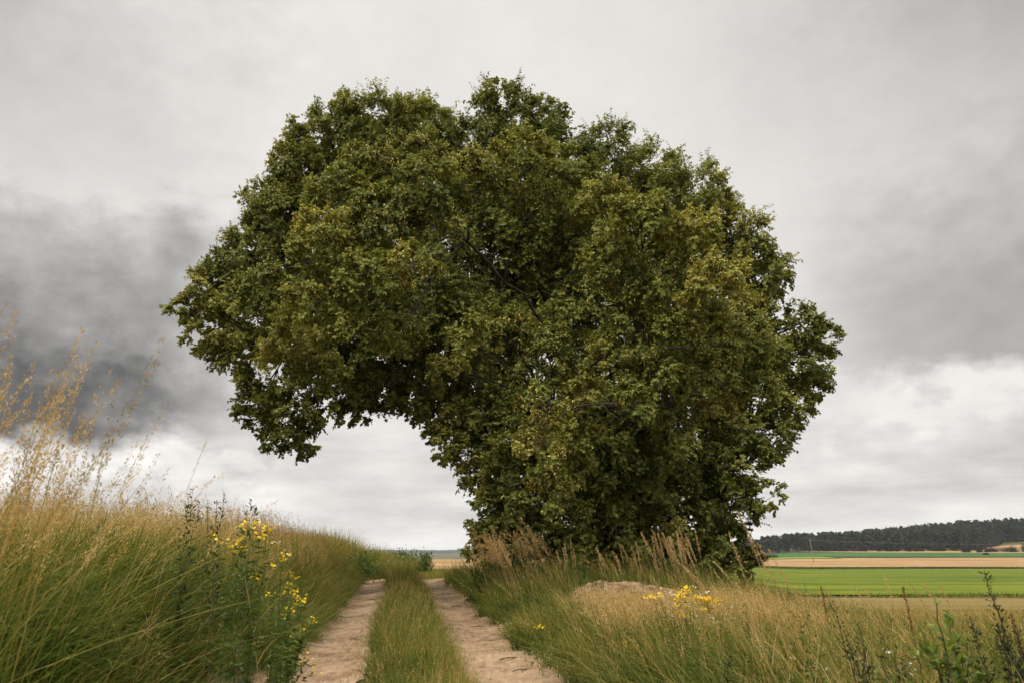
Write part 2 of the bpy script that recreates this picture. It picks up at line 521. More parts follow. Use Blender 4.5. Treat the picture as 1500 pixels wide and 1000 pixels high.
def stalks(n, ulo, uhi, ylo, yhi, hlo, hhi, w, per, size, spread, t0, t1, az0, azs, lean, curl, pw=1.0, start=.74, ztop=None):
    u, x, y = scatter(n, ulo, uhi, ylo, yhi, pw)
    tint = np.clip(rng.uniform(t0, t1, n) + .08 * wav(x, y, 1.6, 2), 0, 1)
    hh = rng.uniform(hlo, hhi, n)
    if ztop: hh = rng.uniform(*ztop, n) - zfun(x, y)
    C = T.blades(x, y, hh, np.full(n, w), np.clip(tint - .30, 0, 1), az0, azs, lean, curl, 6, tipshift=.8)
    T.heads(C, np.clip(tint + .04, 0, 1), per, size, start, spread)

stalks(90, -4.2, lambda y: edge_l(y) - .25, 1.9, 4.8, 1.0, 1.3, .0045, 60, .0100, .017, .58, .95, 0.1, 1.0, .16, .20, start=.74, ztop=(1.45, 1.68))
stalks(105, -2.0, -1.46, 2.0, 3.3, 1.30, 1.72, .0050, 90, .0105, .013, .58, .95, 0.1, .9, .09, .14, start=.76, ztop=(1.50, 2.02))
stalks(170, -3.2, -1.8, 2.6, 4.6, 1.1, 1.36, .0045, 80, .0100, .019, .58, .95, 0.1, .9, .14, .20, start=.74, ztop=(1.46, 1.76))
stalks(220, -5.0, lambda y: edge_l(y) - .3, 4.2, 9, .78, 1.14, .0045, 44, .0115, .026, .60, .95, 0.4, 1.2, .18, .22, start=.68)
stalks(3000, -6.5, lambda y: edge_l(y) - .3, 8, 17, .78, 1.22, .006, 26, .020, .022, .58, .85, 2.9, .6, .18, .22)
stalks(3400, -7, lambda y: edge_l(y) - .3, 16, 30, .65, 1.0, .007, 12, .022, .03, .55, .82, 2.9, .6, .18, .22)
stalks(1500, -14, -5, 6, 40, .8, 1.1, .007, 10, .022, .03, .6, .85, 2.9, .6, .18, .22)
T.build("grass", M['grass'])

# ---- strip between the ruts
T = Turf()
def strip(n, ylo, yhi, hlo, hhi, wlo, whi, t0, t1, pw=1.0):
    u, x, y = scatter(n, lambda y: -.38 + .10 * wav(y, y * 0, 2.6, 4) + .05 * wav(y, y * 0, 8, 2), lambda y: .43 + .10 * wav(y, y * 0, 2.2, 6) + .05 * wav(y, y * 0, 7, 1), ylo, yhi, pw)
    e = np.clip(1.25 - (np.abs(u) / .52) ** 2, .3, 1)
    dry = smooth(11, 7, y) * smooth(-.3, .35, u)
    T.blades(x, y, rng.uniform(hlo, hhi, n) * e * (1 + .25 * wav(x, y, 2.2, 8)), rng.uniform(wlo, whi, n),
             np.clip(rng.uniform(t0, t1, n) + .13 * wav(x, y, 1.9, 9) + .22 * dry, 0, 1), None, 1, .25, .35, 4)
strip(24000, 4.5, 13, .12, .42, .004, .010, .04, .40)
strip(20000, 12, 29, .16, .44, .007, .014, .04, .38)
strip(2600, 5, 16, .2, .40, .0025, .004, .5, .85)
u, x, y = scatter(1800, -.4, .4, 5, 24, 1)
tt = rng.uniform(.5, .85, 1800)
C = T.blades(x, y, rng.uniform(.30, .55, 1800), np.full(1800, .003), tt, None, 1, .15, .2, 5)
T.heads(C, tt, 12, .011, .72, .010)
# stray blades that creep onto the sand
n = 9000
y = rng.uniform(4, 26, n); sgn = rng.integers(0, 4, n)
e = np.choose(sgn, [edge_l(y) + .02, -.47 + 0 * y, .43 + 0 * y, edge_r(y) - .02]) + rng.normal(0, .13, n)
x = xc(y) + e
T.blades(x, y, rng.uniform(.04, .17, n), rng.uniform(.003, .007, n), rng.uniform(.2, .6, n), None, 1, .5, .6, 3)
T.build("grass", M['grass'])

# ---- right verge
T = Turf()
def dryness(x, y):
    return (.40 * np.exp(-((x - 1.9) / 1.3) ** 2 - ((y - 9.6) / 2.2) ** 2) - .10 * np.exp(-((x - .4) / .9) ** 2 - ((y - 11) / 3) ** 2)
            - .05 * smooth(2.4, 4.5, x) * smooth(10, 7, y) + .17 * wav(x, y, .9, 3.3) + .06 * wav(x, y, 2.7, 1.3))
def heap_clear(x, y):
    return np.exp(-((x - 1.55) / .95) ** 2 - ((y - 12.0) / .75) ** 2)
def heap_low(x, y):
    return 1 - .5 * np.exp(-((x - 1.6) / 1.2) ** 2 - ((y - 11.6) / 1.1) ** 2)
def verge(n, ylo, yhi, uhi, hlo, hhi, wlo, whi, t0, t1, pw=1.0, seg=4, lean=.25, curl=.45, az0=None, azs=1.0):
    u, x, y = scatter(n, edge_r, uhi, ylo, yhi, pw)
    k = heap_clear(x, y) + .5 * rng.random(n) < .84
    u, x, y = u[k], x[k], y[k]; n = len(x)
    e = np.clip((u - edge_r(y)) / .8, 0, 1)
    T.blades(x, y, rng.uniform(hlo, hhi, n) * (.5 + .5 * e) * (1 + .2 * wav(x, y, 1.4, 6)) * heap_low(x, y), rng.uniform(wlo, whi, n),
             np.clip(rng.uniform(t0, t1, n) + dryness(x, y), 0, 1), az0, azs, lean, curl, seg)
verge(15000, 3.0, 10, lambda y: 2.5 + .75 * y, .22, .58, .009, .018, .02, .40, .8)
verge(14000, 3.0, 10, lambda y: 2.5 + .75 * y, .22, .60, .004, .008, .14, .52, .8)
verge(5000, 3.0, 10, lambda y: 2.5 + .75 * y, .3, .72, .003, .007, .48, .85, .8, lean=.2, curl=.3, az0=2.8, azs=.9)
verge(36000, 9, 20, lambda y: 3.5 + .8 * y, .18, .50, .008, .018, .04, .42)
verge(14000, 9, 20, lambda y: 3.5 + .8 * y, .25, .6, .005, .010, .40, .74, az0=2.8, azs=.8)
verge(30000, 19, 44, lambda y: 4 + .9 * y, .2, .45, .012, .024, .30, .68, seg=3)
rosettes(260, lambda y: edge_r(y) - .03, lambda y: edge_r(y) + .9, 5, 20, 18, .08, .40, .065, .05, .48)
rosettes(260, lambda y: edge_r(y) + .4, lambda y: 1.5 + .75 * y, 4, 11, 24, .2, .6, .07, .02, .42)
tussocks(110, lambda y: edge_r(y), lambda y: edge_r(y) + 1.0, 5, 17, 40, .35, .62, .006, .012, .12, .55, 2.9, .8)
tussocks(130, lambda y: edge_r(y) + .3, lambda y: 1.5 + .75 * y, 4, 12, 34, .35, .70, .006, .012, .05, .50, 2.9, 1.1)
tussocks(110, lambda y: edge_r(y) + .3, lambda y: 1.5 + .75 * y, 4, 12, 26, .40, .75, .004, .007, .60, .92, 2.9, .9)
tussocks(60, lambda y: 2.6 + 0 * y, lambda y: 1.5 + .75 * y, 4, 9, 24, .40, .70, .004, .007, .50, .62, 2.9, .9)
# shaded tangle of grass along the foot of the tree
n = 12000
u, x, y = scatter(n, edge_r, 7.5, 13, 24)
T.blades(x, y, rng.uniform(.35, .8, n), rng.uniform(.007, .014, n), np.clip(rng.uniform(.12, .5, n), 0, 1), 2.8, 1.0, .25, .4, 4)
# golden, soft-headed grass on the near slope of the heap
def vstalks(n, x0, x1, y0, y1, hlo, hhi, w, per, size, spread, t0, t1, lean=.18, curl=.25, az0=2.8, azs=.6, start=.72):
    x = rng.uniform(x0, x1, n); y = rng.uniform(y0, y1, n)
    k = (x - xc(y) > edge_r(y) + .1) & (heap_clear(x, y) < .72)
    x, y = x[k], y[k]; n = len(x)
    tint = np.clip(rng.uniform(t0, t1, n), 0, 1)
    C = T.blades(x, y, rng.uniform(hlo, hhi, n) * heap_low(x, y), np.full(n, w), tint, az0, azs, lean, curl, 6)
    T.heads(C, np.clip(tint + .06, 0, 1), per, size, start, spread)
vstalks(2600, .9, 3.2, 7.4, 11.6, .35, .62, .004, 16, .014, .016, .66, .92)
vstalks(500, .7, 5.0, 4.5, 9, .4, .75, .0035, 20, .011, .014, .55, .85)
vstalks(900, 2.5, 9, 9, 18, .4, .75, .006, 12, .018, .018, .56, .82)
vstalks(1500, 4, 22, 16, 34, .4, .7, .010, 8, .028, .025, .56, .8)
vstalks(500, -1.5, 2.5, 12, 19, .5, .9, .006, 16, .018, .02, .55, .8)
T.build("grass", M['grass'])

# ---- crest beyond the track, margins between the far fields
T = Turf()
n = 30000
y = rng.uniform(27.5, 46, n); x = xc(y) + rng.uniform(-9, 6, n)
ht = .26 + .95 * smooth(.5, -1.0, x - xc(y))
T.blades(x, y, rng.uniform(.6, 1.2, n) * ht, rng.uniform(.012, .022, n), np.clip(rng.uniform(.3, .66, n) + .1 * wav(x, y, .6, 2), 0, 1), None, 1, .25, .4, 3)
n = 7000
y = rng.uniform(23.5, 34, n); u = rng.uniform(-3.4, .35, n); k = (u < -1.3) | (y > 28); y, u = y[k], u[k]; n = len(y); x = xc(y) + u
T.blades(x, y, rng.uniform(.45, .95, n), rng.uniform(.012, .024, n), np.clip(rng.uniform(.22, .62, n), 0, 1), None, 1, .22, .45, 4)
def margin(n, x0, x1, yf, dy, h, w, t0, t1):
    x = rng.uniform(x0, x1, n); y = yf(x) + rng.normal(0, dy, n)
    k = wav(x, y * .1, .06, 2) + rng.normal(0, .5, n) > -.35
    x, y = x[k], y[k]; n = len(x)
    T.blades(x, y, rng.uniform(.5, 1.2, n) * h, rng.uniform(.6, 1.4, n) * w, rng.uniform(t0, t1, n), None, 1, .3, .4, 3)
margin(9000, 12, 180, lin(116, .03), 1.6, .8, .10, .05, .40)
margin(9000, 12, 180, lin(113, .03), 1.6, .5, .10, .30, .62)
margin(12000, 28, 330, lin(326, .04), 3.5, 1.1, .25, .05, .38)
margin(5000, 60, 520, lin(534, .04), 4, 1.2, .4, .1, .5)
T.build("grass", M['grass'])

# pebbles on the sand
G = Geo()
ico = np.array([[1, 0, 0], [0, 1, 0], [-1, 0, 0], [0, -1, 0], [0, 0, .8], [0, 0, -.6]])
icq = np.array([[0, 1, 4, 4], [1, 2, 4, 4], [2, 3, 4, 4], [3, 0, 4, 4]])
V8 = np.array([[-1, -1, -.5], [1, -1, -.5], [1, 1, -.5], [-1, 1, -.5], [-.6, -.6, .6], [.6, -.6, .6], [.6, .6, .6], [-.6, .6, .6]])
Q8 = np.array([[0, 1, 5, 4], [1, 2, 6, 5], [2, 3, 7, 6], [3, 0, 4, 7], [4, 5, 6, 7]])
for i in range(2600):
    y = rng.uniform(5, 24); u = rng.choice([-.98, .87]) + rng.normal(0, .27)
    x = xc(y) + u; s_ = rng.uniform(.004, .013) * (1 + (rng.random() < .04) * 1.2)
    a = rng.uniform(0, 6.28); c, s2 = math.cos(a), math.sin(a)
    v = V8 * rng.uniform(.6, 1.2, 3) * s_ + rng.normal(0, s_ * .12, (8, 3))
    v = np.stack([v[:, 0] * c - v[:, 1] * s2, v[:, 0] * s2 + v[:, 1] * c, v[:, 2]], -1)
    G.add(v + [x, y, float(zfun(x, y)) + .020], Q8)
tag(G.build("gravel", M['stone'], smooth=True), kind="stuff")

# ------------------------------------------------------------------ the linden
TY = 19.0
SIL = [  # px, py, radius px, depth offset m : rim of the crown
    (548, 182, 60, 0), (482, 205, 58, .5), (628, 190, 58, .8), (740, 168, 56, .6), (800, 172, 40, 1), (705, 215, 54, .2),
    (885, 232, 62, .8), (955, 262, 60, .6), (1020, 285, 58, .5), (1075, 345, 55, .4), (1118, 400, 50, .2),
    (440, 262, 55, 0), (415, 320, 58, -.6), (362, 376, 52, -.8), (318, 425, 45, -1), (275, 452, 30, -1.2), (300, 488, 36, -1),
    (350, 470, 55, -1.2), (345, 515, 42, -.8), (395, 545, 52, -.8), (375, 590, 36, -.6), (420, 610, 48, -.5), (440, 645, 34, -.4), (405, 628, 34, -.4),
    (1105, 468, 40, -.2), (1172, 478, 40, .2), (1208, 497, 30, .4), (1180, 530, 45, .2), (1190, 568, 26, .3), (1150, 590, 45, .2),
    (1125, 640, 42, 0), (1085, 690, 44, 0), (1120, 728, 30, -.3), (1070, 745, 44, .2), (1045, 690, 40, .6),
    (1060, 800, 36, .5), (1078, 836, 26, 0), (1105, 812, 15, .2), (1030, 830, 30, .4),
    (515, 165, 38, .2), (455, 205, 42, .3), (430, 240, 42, .2), (588, 168, 36, .6), (395, 295, 42, -.2), (375, 345, 42, -.6), (330, 398, 38, -.8), (295, 436, 30, -1), (725, 140, 30, .6), (1100, 375, 40, .3), (1050, 305, 38, .5),
    (655, 655, 28, 0), (690, 660, 36, .4), (715, 700, 42, .2), (712, 752, 34, 0), (735, 790, 42, 0), (730, 640, 45, 1),
    (560, 570, 40, .5), (610, 585, 36, .8), (500, 560, 50, 0), (520, 600, 24, .2), (650, 600, 42, .8), (470, 600, 34, -.3), (640, 630, 22, .5),
]
FRONT = [  # the lit clumps that bulge towards the track
    (625, 290, 78, -4.2), (690, 270, 62, -4.0), (720, 240, 50, -3.2), (560, 330, 72, -4.0), (500, 290, 62, -2.8), (470, 360, 68, -3.6),
    (540, 420, 70, -4.8), (600, 395, 58, -4.9), (460, 450, 66, -4.0), (395, 430, 60, -3.0), (520, 490, 60, -4.4), (585, 500, 50, -4.4), (430, 520, 60, -3.0),
    (470, 550, 48, -2.4), (650, 335, 48, -4.2), (610, 235, 58, -2.6), (545, 250, 60, -2.4),
    (770, 235, 60, -2.4), (830, 260, 60, -3.0), (880, 310, 62, -3.6), (790, 300, 52, -2.8), (940, 330, 66, -3.8), (1010, 355, 66, -3.4),
    (900, 390, 58, -4.6), (970, 410, 66, -4.9), (1050, 420, 62, -4.0), (880, 440, 46, -4.8), (930, 470, 58, -5.2), (1010, 480, 68, -5.0), (1080, 500, 58, -3.6),
    (960, 560, 58, -5.0), (1035, 550, 54, -4.2), (1095, 570, 54, -2.8), (1120, 520, 44, -2.0), (930, 595, 34, -4.4), (890, 520, 44, -4.2),
    (690, 505, 52, -4.6), (745, 490, 44, -4.2), (800, 515, 50, -4.2), (660, 540, 36, -4.0), (780, 560, 46, -4.2),
    (790, 605, 54, -4.4), (835, 640, 52, -4.4), (790, 665, 46, -4.4), (845, 690, 40, -4.3), (800, 720, 48, -4.3), (830, 752, 40, -4.2), (790, 640, 40, -3.8),
    (1050, 615, 46, -2.4), (985, 625, 34, -3.2), (850, 570, 40, -3.6),
]
BACK = [  # the shaded inside and the far side
    (560, 260, 85, 3), (650, 260, 90, 4), (760, 260, 95, 4), (870, 320, 95, 4.4), (970, 370, 95, 4), (1040, 450, 85, 3.4),
    (470, 340, 80, 2.4), (420, 430, 75, 2), (500, 440, 85, 3), (600, 420, 90, 3), (700, 420, 90, 1.6), (800, 420, 90, 1.4), (760, 350, 80, .6), (880, 480, 90, 2.6),
    (620, 500, 75, 2), (540, 530, 60, 1.5), (700, 520, 80, 1.8), (790, 540, 85, 1.0), (880, 580, 80, 1.0), (980, 560, 90, 2.4), (1070, 560, 75, 2),
    (700, 590, 60, 1.0), (760, 620, 70, .6), (740, 690, 55, .6), (800, 700, 75, 1.2), (880, 660, 70, .4), (940, 650, 60, .6), (770, 770, 62, .8), (860, 760, 75, .9),
    (920, 720, 58, .9), (940, 780, 68, .9), (1000, 720, 52, 1.2), (1000, 780, 56, 1.0), (1020, 640, 52, 1.0), (1085, 630, 50, 1.4), (870, 820, 55, .4), (960, 830, 50, .2), (790, 820, 45, 0),
    (880, 640, 60, -.4), (900, 700, 60, -.5), (950, 700, 55, -.4), (870, 760, 55, -.8), (930, 770, 60, -.6), (990, 760, 55, -.5), (890, 820, 50, -1.0), (950, 830, 48, -1.0),
    (1000, 825, 48, -.8), (1040, 780, 45, -.6), (760, 730, 55, -.8), (740, 790, 46, -.8), (800, 810, 52, -1.2), (850, 820, 46, -1.3), (712, 800, 32, -.8), (1040, 835, 36, -.6),
    (980, 660, 50, -1.0), (1030, 720, 46, -.8), (560, 480, 70, -1), (640, 560, 50, .2), (820, 600, 60, -1.2), (760, 680, 55, -1.2), (900, 560, 60, -1.0), (980, 460, 80, -1), (1050, 500, 70, -.6), (500, 400, 75, -.6), (620, 360, 80, -1), (780, 300, 80, -.4), (900, 340, 80, -.6), (860, 870, 30, -1.2), (930, 868, 34, -1.3), (1010, 862, 30, -1),
    (460, 300, 70, .2), (430, 370, 70, -.6), (380, 450, 55, -1.2), (480, 420, 75, -1.6), (450, 500, 60, -1.4), (520, 520, 55, -1.2), (560, 540, 50, -.6), (530, 240, 75, .6), (610, 200, 60, 1.4), (620, 250, 80, .4), (690, 250, 75, .6), (750, 220, 70, 1.4),
    (820, 240, 75, 1.0), (900, 280, 75, .8), (960, 320, 75, .4), (1020, 370, 75, .2), (1070, 420, 65, 0), (1072, 485, 52, 0), (1120, 560, 50, .4), (1080, 620, 55, .4), (1050, 680, 45, .6), (600, 450, 70, -1.4), (580, 330, 80, -1.0), (660, 480, 60, -1.2), (720, 500, 60, -.8), (790, 470, 60, .4), (940, 500, 75, -1), (1000, 560, 70, -.6),
    (760, 400, 75, 3.4), (700, 330, 80, 2.8), (820, 340, 80, 2.6), (640, 300, 85, 2), (720, 470, 70, 3.5), (820, 450, 70, 3.5), (560, 380, 85, 1), (920, 430, 80, 1), (660, 410, 70, .6), (770, 330, 60, 1.6), (780, 400, 55, 0), (830, 400, 50, .4),
    (700, 610, 46, .2), (745, 590, 56, -.4), (690, 560, 50, .4), (900, 600, 55, -.4), (940, 620, 50, .2), (960, 680, 50, 0), (900, 640, 45, .8),
    (770, 375, 60, .2), (815, 430, 60, 0), (840, 485, 60, -.2), (760, 460, 62, -.4), (870, 400, 54, -.2), (740, 300, 60, -.6), (700, 440, 56, -.6), (800, 340, 56, -.2), (860, 350, 56, -.2),
    (915, 655, 52, -.9), (895, 690, 46, -.9), (930, 630, 46, -.8), (740, 450, 60, -1.0), (850, 400, 60, -1.4), (640, 450, 60, -1.6), (720, 560, 50, -1.2), (870, 600, 45, -1.6),
]


def lobe_world(l, scale=1.0):
    p = at(l[0], l[1], TY + l[3])
    dist = np.linalg.norm(p - EYE)
    return p, l[2] / F * (TY + l[3]) * 1.02 * scale


def fib(n):
    i = np.arange(n) + .5
    ph = np.arccos(1 - 2 * i / n); th = math.pi * (1 + 5 ** .5) * i
    return np.stack([np.cos(th) * np.sin(ph), np.sin(th) * np.sin(ph), np.cos(ph)], -1)


UP = np.array([0, 0, 1.0])
leafP, leafD, leafN, leafT, leafL = [], [], [], [], []
brP, brD, brN, brT = [], [], [], []
twA, twB = [], []
lobes = []
for kind, lst in (("s", SIL), ("f", FRONT), ("b", BACK)):
    for l in lst:
        if kind == 'b':
            x_, y_ = l[0], l[1]
            if l[3] < 1 and y_ < 600: l = (x_, y_, l[2], l[3] + 1.2)
            if l[3] < .5 and y_ >= 640 and not (870 < x_ < 940 and y_ < 700): l = (x_, y_, l[2], l[3] + .8)
            if 640 < x_ < 860 and 340 < y_ < 480: l = (x_, y_, l[2], max(l[3], 1.6))
            elif 610 < x_ < 770 and 530 < y_ < 660: l = (x_, y_, l[2], max(l[3], .8))
            elif 850 < x_ < 990 and 590 < y_ < 720: l = (x_, y_, l[2], max(l[3], -.7))
        if kind == 'f': l = (l[0], l[1], l[2], l[3] - .6 + rng.uniform(-1.4, 1.2))
        c, r = lobe_world(l, {"s": .96, "f": .86, "b": 1.06}[kind])
        lobes.append((kind, c, r))
        nsub = {"s": 19, "f": 24, "b": 12}[kind]
        if r < .55: nsub = 10
        dirs = unit(fib(nsub) + rng.normal(0, .20, (nsub, 3)))
        if kind == 'f':      # leafy on top and outside, open below
            dirs = dirs[dirs @ np.array([0, -.45, .89]) > -.30]
        low = l[1] > 640 and kind != "f"
        lobe_t = np.clip(rng.normal(.46, .15), .1, .85)
        bloom = rng.uniform(.45, 1.5)
        for d in dirs:
            rs = r * rng.uniform(.27, .40)
            cs = c + d * r * rng.uniform(.66, .86) * np.array([1, 1, .94])
            ntw = int({"s": 34, "f": 42, "b": 32}[kind] * np.clip(r / 1.0, .6, 1.3) ** 1.4 * (.85 if low else 1.0))
            td = unit(rng.normal(0, 1, (ntw, 3)) + .9 * d + np.array([0, 0, .15 if d[2] > 0 else -.25]))
            L = rs * rng.uniform(.6, 1.1, ntw)
            if kind == "s" and d[2] > .2:      # a few shoots stand out of the upper rim
                k = rng.random(ntw) < .12
                L[k] *= 1.5; td[k] = unit(td[k] + UP * .7)
            a = cs + rng.normal(0, rs * .30, (ntw, 3)); b = a + td * L[:, None]
            twA.append(a); twB.append(b)
            nl = 10 if kind != "b" else 8
            t = (np.arange(nl) + .6) / nl
            P = a[:, None] + (b - a)[:, None] * t[None, :, None]
            P[..., 2] -= (t ** 2 * .10)[None] * L[:, None]
            side = unit(np.cross(td, UP) + 1e-3)
            sg = np.where(np.arange(nl) % 2 == 0, 1, -1)[None, :, None]
            D = unit(td[:, None] * .45 + side[:, None] * sg * .8 + rng.normal(0, .38, P.shape) + np.array([0, 0, -.50]))
            N = unit(UP * .65 + d * 1.0 + rng.normal(0, .36, P.shape))
            leafP.append(P.reshape(-1, 3)); leafD.append(D.reshape(-1, 3)); leafN.append(N.reshape(-1, 3))
            m = ntw * nl
            sz = rng.uniform(.042, .086, m) if kind != "b" else rng.uniform(.060, .105, m)
            leafT.append(np.clip(lobe_t + rng.normal(0, .17, m) + rng.normal(0, .08), 0, 1)); leafL.append(sz)
            if kind != "b" and not (low and rng.random() < .7):
                nb = int(ntw * (3.3 if kind == "f" else 1.8) * bloom * (1.25 if d[2] > -.1 else .5))
                k = rng.integers(0, ntw, nb); tt = rng.uniform(.25, 1, nb)[:, None]
                bp = a[k] + (b - a)[k] * tt + rng.normal(0, .03, (nb, 3)) + np.array([0, 0, -.03])
                brP.append(bp); brD.append(unit(rng.normal(0, .6, (nb, 3)) + np.array([0, 0, -.8])))
                brN.append(unit(rng.normal(0, .5, (nb, 3)) + d + UP * .4)); brT.append(np.clip(rng.normal(.45, .25, nb), 0, 1))

tree_base = np.array([2.45, TY + .5, float(zfun(2.45, TY + .5))])
tree = thing("linden_tree", tree_base, "huge bushy linden tree with yellowish blossom arching over the sandy track", "tree")


def local(o, root_loc):
    """keep world-space mesh where it is under a parent at root_loc"""
    o.location = -np.asarray(root_loc)
    return o


cat = np.concatenate
nl_ = sum(map(len, leafP))
V, Q = leaf_batch(cat(leafP), cat(leafD), cat(leafN), cat(leafL), cat(leafL) * rng.uniform(.72, .95, nl_), .16)
crown = link_mesh("crown", quad_mesh("crown", V, Q, {"tint": np.repeat(cat(leafT), 6)}), M['leaf'], tree)
local(crown, tree_base)
nb_ = sum(map(len, brP))
V, Q = leaf_batch(cat(brP), cat(brD), cat(brN), rng.uniform(.034, .062, nb_), rng.uniform(.018, .030, nb_), .1)
blo = link_mesh("blossom", quad_mesh("blossom", V, Q, {"tint": np.repeat(cat(brT), 6)}), M['bract'], crown)
print("leaves", nl_, "bracts", nb_)

# trunk of several stems, limbs to every lobe, twigs
def bez(p0, p1, p2, n=9):
    t = np.linspace(0, 1, n)[:, None]
    return (1 - t) ** 2 * p0 + 2 * t * (1 - t) * p1 + t * t * p2


tr = Geo()
forks = []
for dx, dy, hgt, r0 in ((0, 0, 4.2, .42), (-.55, .25, 3.6, .30), (.6, .2, 3.9, .30), (.2, -.5, 3.2, .24), (-.25, .75, 4.4, .26)):
    b0 = tree_base + np.array([dx * .7, dy * .7, -.15]); top = tree_base + np.array([dx * 2.2 - .3, dy * 1.8 - .2, hgt])
    P = bez(b0, b0 + np.array([dx * .2, dy * .2, hgt * .55]), top, 10)
    P[1:-1] += rng.normal(0, .035, (8, 3))
    tr.tube(P, np.linspace(r0, r0 * .62, 10) + np.r_[.16, .05, np.zeros(8)] * r0 * 2, 10)
    forks.append((top, r0 * .62))
trunk = local(tr.build("trunk", M['bark'], tree, True), tree_base)
cen = np.array([l[1] for l in lobes])
K = 16
mu = cen[rng.choice(len(cen), K, replace=False)]
for _ in range(12):
    own = np.argmin(np.linalg.norm(cen[:, None] - mu[None], axis=2), axis=1)
    mu = np.array([cen[own == k].mean(0) if (own == k).any() else mu[k] for k in range(K)])
for k in range(K):
    ids = np.nonzero(own == k)[0]
    if not len(ids): continue
    i = int(np.argmin([np.linalg.norm((mu[k] - f[0])[:2]) for f in forks]))
    top, rr = forks[i]
    if mu[k][2] < top[2] - .3:
        top = tree_base + (top - tree_base) * np.clip((mu[k][2] - tree_base[2]) / (top[2] - tree_base[2]) * .7, .15, .9)
    if mu[k][0] < -1.5 and mu[k][2] < 7.5: mu[k] = mu[k] + np.array([.2, 0, 1.3])   # the bough arches above the track
    v = mu[k] - top
    mid = top + v * .4 + np.array([0, 0, .22 * np.linalg.norm(v[:2]) + (2.4 if mu[k][0] < -1.5 and mu[k][2] < 8.5 else 0)])
    P = bez(top, mid + np.array([0, 1.9, 0]), mu[k] + np.array([0, 1.5, 0]), 13); P[1:-1] += rng.normal(0, .085, (11, 3))
    lb = Geo(); lb.tube(P, np.linspace(rr * .27, .03, 13), 8)
    for j in ids:
        c, r = lobes[j][1], lobes[j][2]
        b0 = P[min(12, max(4, int(np.argmin(np.linalg.norm(P - c, axis=1))) - int(rng.integers(0, 3))))]
        B = bez(b0, (b0 + c) / 2 + np.array([0, 0, .10 * np.linalg.norm(c - b0)]) + rng.normal(0, .12, 3), c, 8)
        lb.tube(B, np.linspace(.024, .010, 8), 5)
        for _ in range(6):
            e = c + unit(rng.normal(0, 1, 3)) * r * .75
            lb.tube(bez(B[-3], (B[-3] + e) / 2 + rng.normal(0, .1, 3), e, 5), np.linspace(.011, .004, 5), 4)
    local(lb.build("limb", M['bark'], tree, True), tree_base)
a, b = cat(twA), cat(twB)
s_ = unit(np.cross(b - a, rng.normal(0, 1, a.shape))) * .0035
tv = np.stack([a - s_, a + s_, b + s_ * .4, b - s_ * .4], 1).reshape(-1, 3)
tw = link_mesh("twigs", quad_mesh("twigs", tv, np.arange(len(tv)).reshape(-1, 4)), M['bark'], tree)
tw["kind"] = "stuff"
local(tw, tree_base)


# ------------------------------------------------------------------ shrubs, plants, stalks
def bush(name, loc, w, d, h, nleaf, L, mat, label, cat_, group=None, t0=.2, t1=.6, upright=.2, lobes_=7):
    loc = np.asarray(loc, float)
    root = thing(name, loc, label, cat_, group)
    st = Geo(); lf = Geo()
    cs = unit(rng.normal(0, 1, (lobes_, 3))) * rng.uniform(.2, .62, (lobes_, 1)); cs[:, 2] = np.abs(cs[:, 2]) + .2
    for c in cs:
        e = c * np.array([w, d, h * .8])
        st.tube(bez(np.zeros(3) + np.r_[rng.normal(0, .06 * w, 2), -.05], e * [.3, .3, .7], e, 6), np.linspace(.012, .004, 6) * max(h, .4), 4)
    k = rng.integers(0, lobes_, nleaf)
    dr = unit(rng.normal(0, 1, (nleaf, 3)))
    rad = rng.uniform(.3, 1, nleaf)[:, None] ** .5 * rng.uniform(.30, .48, lobes_)[k][:, None]
    p = (cs[k] + dr * rad) * np.array([w, d, h * .8])
    p += rng.normal(0, .10, p.shape) * np.array([w, d, h])
    p[:, 2] = np.abs(p[:, 2])
    lf.leaves(p, unit(dr + rng.normal(0, .5, p.shape) + UP * upright), unit(UP + dr * .6 + rng.normal(0, .4, p.shape)),
              rng.uniform(.7, 1.3, nleaf) * L, rng.uniform(.35, .6, nleaf) * L, np.clip(rng.uniform(t0, t1, nleaf) + rng.normal(0, .1, lobes_)[k], 0, 1))
    st.build("stem", M['twig'], root); lf.build("foliage", mat, root)
    return root


def onground(x, y, dz=0.0): return np.array([x, y, float(zfun(x, y)) + dz])
def g_at(px, Y, dz=0.0):
    x = at(px, 800, Y)[0]
    return onground(x, Y, dz)


# leafy shrubs where the track tops the rise
bush("shrub", g_at(520, 25), 1.1, 1.1, .9, 1500, .10, M['weed'], "green leafy shrub where the left grass bank meets the top of the track", "shrub", t0=.55, t1=.92)
bush("shrub", g_at(573, 33), .9, .9, 1.15, 1500, .10, M['weed'], "pale green weedy shrub behind the left wheel rut on the rise", "shrub", t0=.45, t1=.85)
bush("shrub", g_at(602, 34), .8, .8, 1.1, 1300, .10, M['weed'], "small olive shrub on the rise straight behind the grassy middle strip", "shrub", t0=.4, t1=.8)
bush("shrub", g_at(622, 35), .50, .6, 1.05, 1100, .09, M['weed'], "small rounded shrub on the rise closest to the distant wheat", "shrub", t0=.35, t1=.7, upright=.8)
bush("shrub", g_at(590, 40), 1.2, .9, 1.4, 900, .10, M['weed'], "low bright shrub at the back of the rise under the horizon", "shrub", t0=.5, t1=.9, upright=.5)
bush("shrub", onground(17.2, 53), 1.7, 1.2, 1.15, 2200, .16, M['weed'], "round dark bush standing alone at the near edge of the green meadow", "bush", t0=.05, t1=.35)
